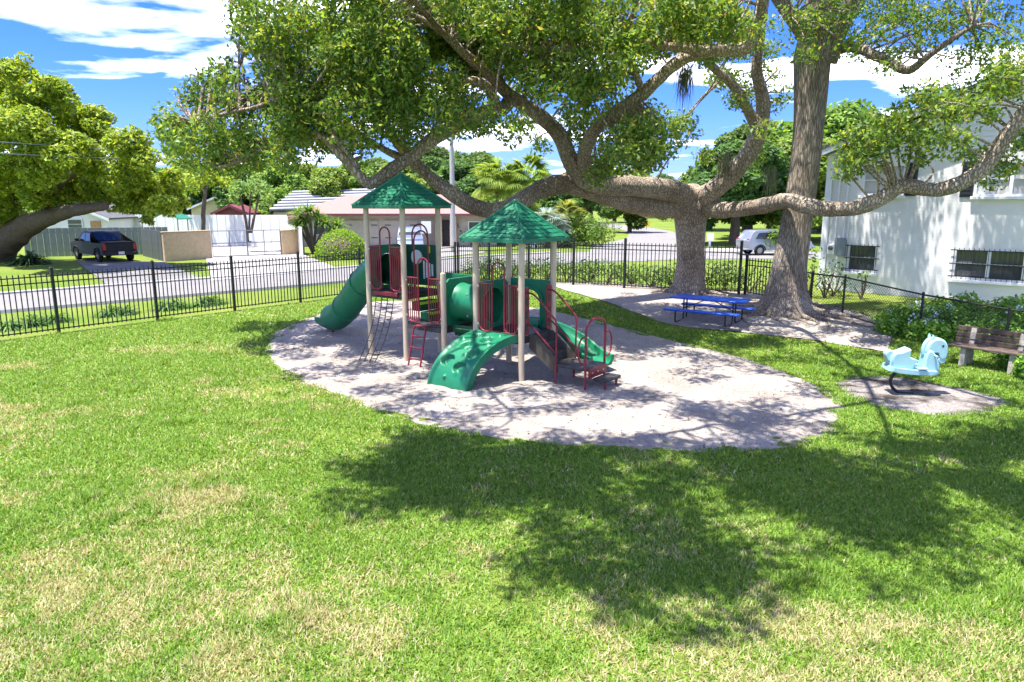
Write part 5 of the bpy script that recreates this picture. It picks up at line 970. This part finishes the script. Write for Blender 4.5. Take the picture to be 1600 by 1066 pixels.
for x in (-6.2, 6.2): mb = MB(); mb.box(p(x, -.03, 1.45), (1.4, .06, 1.1)); wn = mb.build('window', M['trim_white'], hr_); mb = MB(); mb.box(p(x, -.07, 1.45), (1.25, .03, .95)); mb.build('pane', M['glass'], wn)
mb = MB(); mb.box(p(2.25, -.9, 1.55), (.75, .05, .95)); sg_ = mb.build('notice_board', M['vinyl'], hr_)
# dark ribbed roof behind it
c = Vector((W(505, 330, 74).x, 74, 0)); root = thing('ribbed_roof_building', c, 'low building with dark roof panels and pale ribs behind red roof', 'building'); a = W(428, 335, 74); b_ = W(585, 300, 74)
mb = MB(); mb.box(c + Vector((0, 4, 1.25)), (10.3, 8, 2.6)); mb.build('wall', M['house_wall'], root); sl_ = 2.1 / 9
mb = MB(); mb.prism([c + Vector((-5.4, -.5, 2.62)), c + Vector((5.4, -.5, 2.95)), c + Vector((5.4, -.5, 3.07)), c + Vector((-5.4, -.5, 2.74))], Vector((0, 9, 2.1))); rf = mb.build('roof', M['dark_panel'], root)
for k in range(7): y_ = -.4 + k * 1.3; mb = MB(); mb.prism([c + Vector((-5.4, y_, 2.78 + (y_ + .5) * sl_)), c + Vector((5.4, y_, 3.11 + (y_ + .5) * sl_)), c + Vector((5.4, y_, 3.22 + (y_ + .5) * sl_)), c + Vector((-5.4, y_, 2.89 + (y_ + .5) * sl_))], Vector((0, .22, .05))); mb.build('rib', M['rib_white'], rf)
# tan flat roofed shed left of the red house
c = W(425, 352, 62); c.z = 0; root = thing('carport', c, 'low tan carport with flat pinkish roof beyond the gate', 'carport'); mb = MB(); mb.box(c + Vector((0, 2, 1.0)), (6.0, 4, 2.1)); mb.build('wall', M['house_wall'], root); mb = MB(); mb.box(c + Vector((0, 1.6, 2.2)), (7.2, 5.6, .3), None, .04); mb.build('roof', M['red_roof'], root)
# white garage, yellow and maroon gables
c = W(118, 372, 54); c.z = 0; gr_, p = house('white_garage', 'white gabled outbuilding behind the grey board fence', c, 4.6, 6, 2.35, 3.35, M['vinyl'], M['roof_grey'], .12, trim=M['vinyl'])
mb = MB(); mb.box(p(0.1, -.02, 1.85), (1.15, .08, .75)); wn = mb.build('window', M['trim_white'], gr_)
for k in range(2): mb = MB(); mb.box(p(.1, -.07, 1.68 + .35 * k), (1.0, .03, .3)); mb.build('pane', M['glass'], wn)
mb = MB(); mb.box(p(1.55, -.02, 1.35), (.75, .08, 1.5)); mb.build('door', M['wood_door'], gr_)
c = W(340, 350, 84); c.z = 0; house('yellow_house', 'pale yellow gabled house with grey roof beyond the white fence', c, 5.5, 7, 2.9, 4.1, M['yellow_wall'], M['roof_grey'], .25, trim=M['trim_white'])
c = W(362, 352, 76); c.z = 0; house('maroon_gable_house', 'small maroon gabled roof beyond the white fence', c, 3.2, 5, 2.45, 3.15, M['maroon'], M['maroon'], .1, trim=M['maroon'])
c = W(252, 372, 52); c.z = 0; root = thing('tarp_canopy', c, 'green tarp canopy standing behind the tan wall', 'canopy')
for sx in (-1, 1):
    for sy in (0, 1.6): mb = MB(); mb.tube([c + Vector((sx * 1.3, sy, -.02)), c + Vector((sx * 1.3, sy, 2.35))], .04, 6); mb.build('pole', M['galv'], root)
    mb = MB(); mb.prism([c + Vector((sx * 1.5, -.2, 2.25)), c + Vector((0, -.2, 2.95)), c + Vector((0, -.2, 3.0)), c + Vector((sx * 1.5, -.2, 2.30))], Vector((0, 2.2, 0))); mb.build('tarp', M['tarp'], root)
# utility pole and wires
c = W(708, 380, 50); c.z = 0; root = thing('utility_pole', c, 'grey utility pole standing between the two playground roofs', 'utility pole'); mb = MB(); mb.tube([c - ZA * .3, c + ZA * 12.2], [.19, .14], 14); mb.build('pole', M['pole'], root, smooth=40)
mb = MB(); mb.box(c + ZA * 11.6, (2.4, .12, .14)); ca = mb.build('cross_arm', M['pole'], root)
for x in (-1, 0, 1): mb = MB(); mb.lathe(c + Vector((x, 0, 11.67)), [(.03, 0), (.06, .03), (.05, .08), (.07, .12), (0, .18)], 8); mb.build('insulator', M['white_pl'], ca, smooth=True)
for k, (v0, v1, v2, v3, z) in enumerate(((216, 222, 237, 238, 7.7), (234, 240, 249, 246, 7.3))):
    pts = [W(-700, v0 - 20, 24), W(-150, v0, 30.5), W(0, v1, 33), W(240, v2, 38), W(480, v3, 44), c + Vector((0, -.16, z))]; mb = MB(); mb.tube(catmull(pts, 6), .02, 5); o = mb.build('power_line', M['box_grey']); tag(o, 'overhead wire crossing the yellow green tree to the grey pole', 'wire', 'overhead wires')
# street sign and yellow sign
c = onG(957, 360); root = thing('street_sign', c, 'street name sign post by the shrubs at the corner', 'street sign'); mb = MB(); mb.tube([c - ZA * .1, c + ZA * 2.6], .05, 8); mb.build('post', M['galv'], root); mb = MB(); mb.box(c + ZA * 2.5, (.8, .03, .22)); mb.build('sign_blade', mat('sign_teal', (.25, .45, .42), .5, .1), root)
c = onG(1010, 359); root = thing('yellow_sign', c, 'small yellow sign on the far street verge', 'sign'); mb = MB(); mb.tube([c - ZA * .1, c + ZA * .8], .04, 8); mb.build('post', M['galv'], root); mb = MB(); mb.box(c + ZA * .75 - Vector((0, .06, 0)), (.85, .03, .6)); mb.build('sign_plate', mat('sign_yellow', (.75, .50, .03), .5, .1), root)
c = onG(1108, 400); root = thing('white_post', c, 'white post with small plate just right of the oak trunk', 'post'); mb = MB(); mb.box(c + ZA * .75, (.12, .12, 1.5), None, .02); mb.build('post', M['vinyl'], root); mb = MB(); mb.box(c + ZA * 1.25 - Vector((0, .08, 0)), (.45, .03, .5)); mb.build('plate', M['vinyl'], root)

# ------------------------------------------------------------------ vehicles
M['truck'] = mat('dark_grey_paint', (.014, .015, .017), .5, .1, 2, spec=.3); M['silver'] = mat('silver_paint', (.30, .32, .34), .35, .05, 2, metal=.5, coat=.6); M['bluegrey'] = mat('blue_grey_paint', (.16, .20, .27), .32, .05, 2, metal=.4, coat=.6)
M['tyre'] = mat('tyre_rubber', (.015, .015, .015), .85, .2); M['rim'] = mat('alloy_rim', (.35, .35, .36), .35, .1, metal=.8); M['car_glass'] = mat('car_glass', (.012, .014, .016), .05, .2, spec=.8); M['lamp_red'] = mat('red_lamp', (.40, .01, .01), .25, .1); M['lamp_white'] = mat('clear_lamp', (.7, .7, .7), .2, .05); M['trimblack'] = mat('black_trim', (.018, .018, .018), .6, .2); M['chrome'] = mat('chrome', (.5, .5, .5), .2, .05, metal=1)
def vehicle(name, label, cat, c, rz, prof, glass, w, wheels, paint, r=.38, tumble=.16, tail=None, head=None, extra=None):
    root = thing(name, c, label, cat); X = Vector((math.cos(rz), math.sin(rz), 0)); Yv = Vector((-math.sin(rz), math.cos(rz), 0))      # X forward, Y to its left
    def p(x, y, z): return Vector(c) + X * x + Yv * y + ZA * z
    belt = 1.0
    def hw(z): return w / 2 * (1 - (tumble * max(0, z - belt) / .8))
    pr = [(v.x, v.y) for v in catmull([(x, z, 0) for x, z in prof], 3, True)]; mb = MB(); rows = []
    for f_, ins in ((-1, .06), (-.985, .02), (-.94, 0), (.94, 0), (.985, .02), (1, .06)): 
        zc = .75; rows.append([p(x * (1 - ins * .25), f_ * hw(z), zc + (z - zc) * (1 - ins)) for x, z in pr])
    mb.loft(rows, True); mb.add(rows[0], [tuple(range(len(pr)))]); mb.add(rows[-1], [tuple(range(len(pr)))]); body = mb.build('body', paint, root, smooth=35)
    for gl in glass:
        if gl[0] == 'side':
            for sg in (-1, 1): mb = MB(); mb.prism([p(x, sg * (hw(z) + .004), z) for x, z in gl[1]], Yv * sg * -.03); mb.build('side_window', M['car_glass'], root)
        else:
            (xa, za), (xb, zb) = gl[1]; nx = Vector((za - zb, 0, xb - xa)); o_ = (X * nx.x + ZA * nx.z).normalized() * .012; o_ = o_ if (o_.dot(X) * (1 if gl[0] == 'front' else -1)) > 0 else -o_; mb = MB(); ya, yb = hw(za) * .90, hw(zb) * .88; mb.add([p(xa, -ya, za) + o_, p(xa, ya, za) + o_, p(xb, yb, zb) + o_, p(xb, -yb, zb) + o_], [(0, 1, 2, 3)]); mb.build('windscreen' if gl[0] == 'front' else 'rear_window', M['car_glass'], root)
    for x in wheels:
        for sg in (-1, 1):
            q = p(x, sg * (w / 2 - .10), r); mb = MB(); mb.lathe(q, [(r * .58, -.11), (r * .92, -.11), (r, -.07), (r, .07), (r * .92, .11), (r * .58, .11)], 22, (X, ZA, Yv)); ty = mb.build('wheel', M['tyre'], root, smooth=35); mb = MB(); mb.lathe(q + Yv * sg * .08, [(0, .02 * sg), (r * .2, .02 * sg), (r * .58, .0), (r * .60, -.05 * sg)], 16, (X, ZA, Yv)); mb.build('rim', M['rim'], ty, smooth=35)
            mb = MB(); mb.tube([p(x + math.cos(a) * r * 1.13, sg * (w / 2 + .002), r + math.sin(a) * r * 1.13) for a in [i * math.pi / 10 for i in range(11)]], .045, 6); mb.build('wheel_arch', M['trimblack'], root, smooth=True)
    return root, p, hw
tc_ = onG(189, 410); tc_.z = .0; hd = math.atan2(.66, -.75)
tr, p, hw = vehicle('pickup_truck', 'dark grey four door pickup truck parked by the grey board fence', 'truck', tc_ + Vector((math.cos(hd), math.sin(hd), 0)) * 2.6, hd, [(-2.65, .55), (-2.65, 1.12), (-2.55, 1.16), (-1.0, 1.16), (-.95, 1.20), (-.72, 1.72), (-.45, 1.78), (.55, 1.78), (1.0, 1.60), (1.45, 1.20), (2.4, 1.10), (2.65, .95), (2.68, .55), (2.4, .42), (-2.4, .42)], [('side', [(-.72, 1.22), (-.60, 1.66), (.05, 1.68), (.05, 1.20)]), ('side', [(.12, 1.20), (.12, 1.68), (.55, 1.66), (1.10, 1.22)]), ('rear', [(-.985, 1.22), (-.75, 1.68)]), ('front', [(1.42, 1.22), (.8, 1.68)])], 1.9, (-1.75, 1.75), M['truck'], .40)
mb = MB(); mb.box(p(-2.66, 0, .86), (.03, 1.42, .52), (Vector((math.cos(hd), math.sin(hd), 0)), Vector((-math.sin(hd), math.cos(hd), 0)), ZA), .01); tg = mb.build('tailgate', M['truck'], tr)
XA = (Vector((math.cos(hd), math.sin(hd), 0)), Vector((-math.sin(hd), math.cos(hd), 0)), ZA)
mb = MB(); mb.box(p(-2.69, 0, .98), (.02, .24, .06), XA); mb.build('handle', M['trimblack'], tg)
for s in (-1, 1): mb = MB(); mb.box(p(-2.64, s * .83, .92), (.10, .17, .40), XA, .02); mb.build('tail_light', M['lamp_red'], tr)
mb = MB(); mb.box(p(-2.74, 0, .52), (.22, 1.84, .20), XA, .03); bp2 = mb.build('bumper', M['trimblack'], tr); mb = MB(); mb.box(p(-2.86, 0, .56), (.015, .32, .16), XA); mb.build('licence_plate', M['white_pl'], bp2)
for s in (-1, 1): mb = MB(); mb.box(p(1.05, s * 1.05, 1.25), (.12, .22, .17), XA, .02); mb.build('mirror', M['trimblack'], tr)
mb = MB(); mb.box(p(-1.75, 0, 1.168), (1.5, 1.55, .02), XA); mb.build('bed_cover', M['trimblack'], tr)
def suv_prof(): return [(-2.2, .50), (-2.28, .95), (-2.15, 1.10), (-1.85, 1.55), (-1.5, 1.66), (.2, 1.68), (.75, 1.55), (1.35, 1.08), (2.1, .98), (2.28, .75), (2.25, .42), (-2.1, .38)]
SG = [('side', [(-1.75, 1.10), (-1.5, 1.48), (-.55, 1.55), (-.55, 1.08)]), ('side', [(-.48, 1.08), (-.48, 1.55), (.2, 1.55), (.98, 1.08)]), ('rear', [(-2.12, 1.10), (-1.80, 1.54)]), ('front', [(1.28, 1.12), (.78, 1.50)])]
q = onG(1205, 398); q.z = G(q.x, q.y); rz = R(8); v_, p, hw = vehicle('silver_car', 'silver estate car parked beyond the iron gate', 'car', q + Vector((.1, 0, 0)), rz, suv_prof(), SG, 1.82, (-1.4, 1.4), M['silver'], .34)
XA = (Vector((math.cos(rz), math.sin(rz), 0)), Vector((-math.sin(rz), math.cos(rz), 0)), ZA)
for s in (-1, 1): mb = MB(); mb.box(p(-2.16, s * .76, 1.0), (.16, .22, .22), XA, .02); mb.build('tail_light', M['lamp_red'], v_)
q = W(640, 384, 53.5); q.z = 0; rz = R(-80); v_, p, hw = vehicle('blue_grey_car', 'blue grey car parked before the red roofed house', 'car', q, rz, suv_prof(), SG, 1.85, (-1.4, 1.4), M['bluegrey'], .34)
XA = (Vector((math.cos(rz), math.sin(rz), 0)), Vector((-math.sin(rz), math.cos(rz), 0)), ZA)
for s in (-1, 1): mb = MB(); mb.box(p(2.16, s * .68, .82), (.14, .34, .16), XA, .02); mb.build('headlight', M['lamp_white'], v_)
# ------------------------------------------------------------------ leaf litter on sand and lawn
def litter():
    n = 6000; x = rng.uniform(-6, 10, n); y = rng.uniform(4.5, 22, n); k = inpoly(x, y, pit) | inpoly(x, y, back) | (rng.random(n) < .10); x, y = x[k], y[k]; n = len(x); P = np.stack([x, y, Gn(x, y) + .055], 1)
    nr = unit(np.stack([rng.normal(size=n) * .3, rng.normal(size=n) * .3, np.ones(n)], 1)); u = unit(np.cross(nr, rng.normal(size=(n, 3)))); w = np.cross(nr, u); s = rng.uniform(.012, .032, n)[:, None]; V = np.stack([P - u * s, P + w * s * .45, P + u * s, P - w * s * .45], 1).reshape(-1, 3)
    o = bpy.data.objects.new('leaf_litter', quads_mesh('leaf_litter', V, palette(n, [(.14, .09, .05), (.22, .15, .08), (.08, .06, .04)], [2, 1, 2]), M['leaf_far'])); COL.objects.link(o); tag(o, 'scattered dry brown leaves on the sand', 'leaves', kind='stuff')
litter()
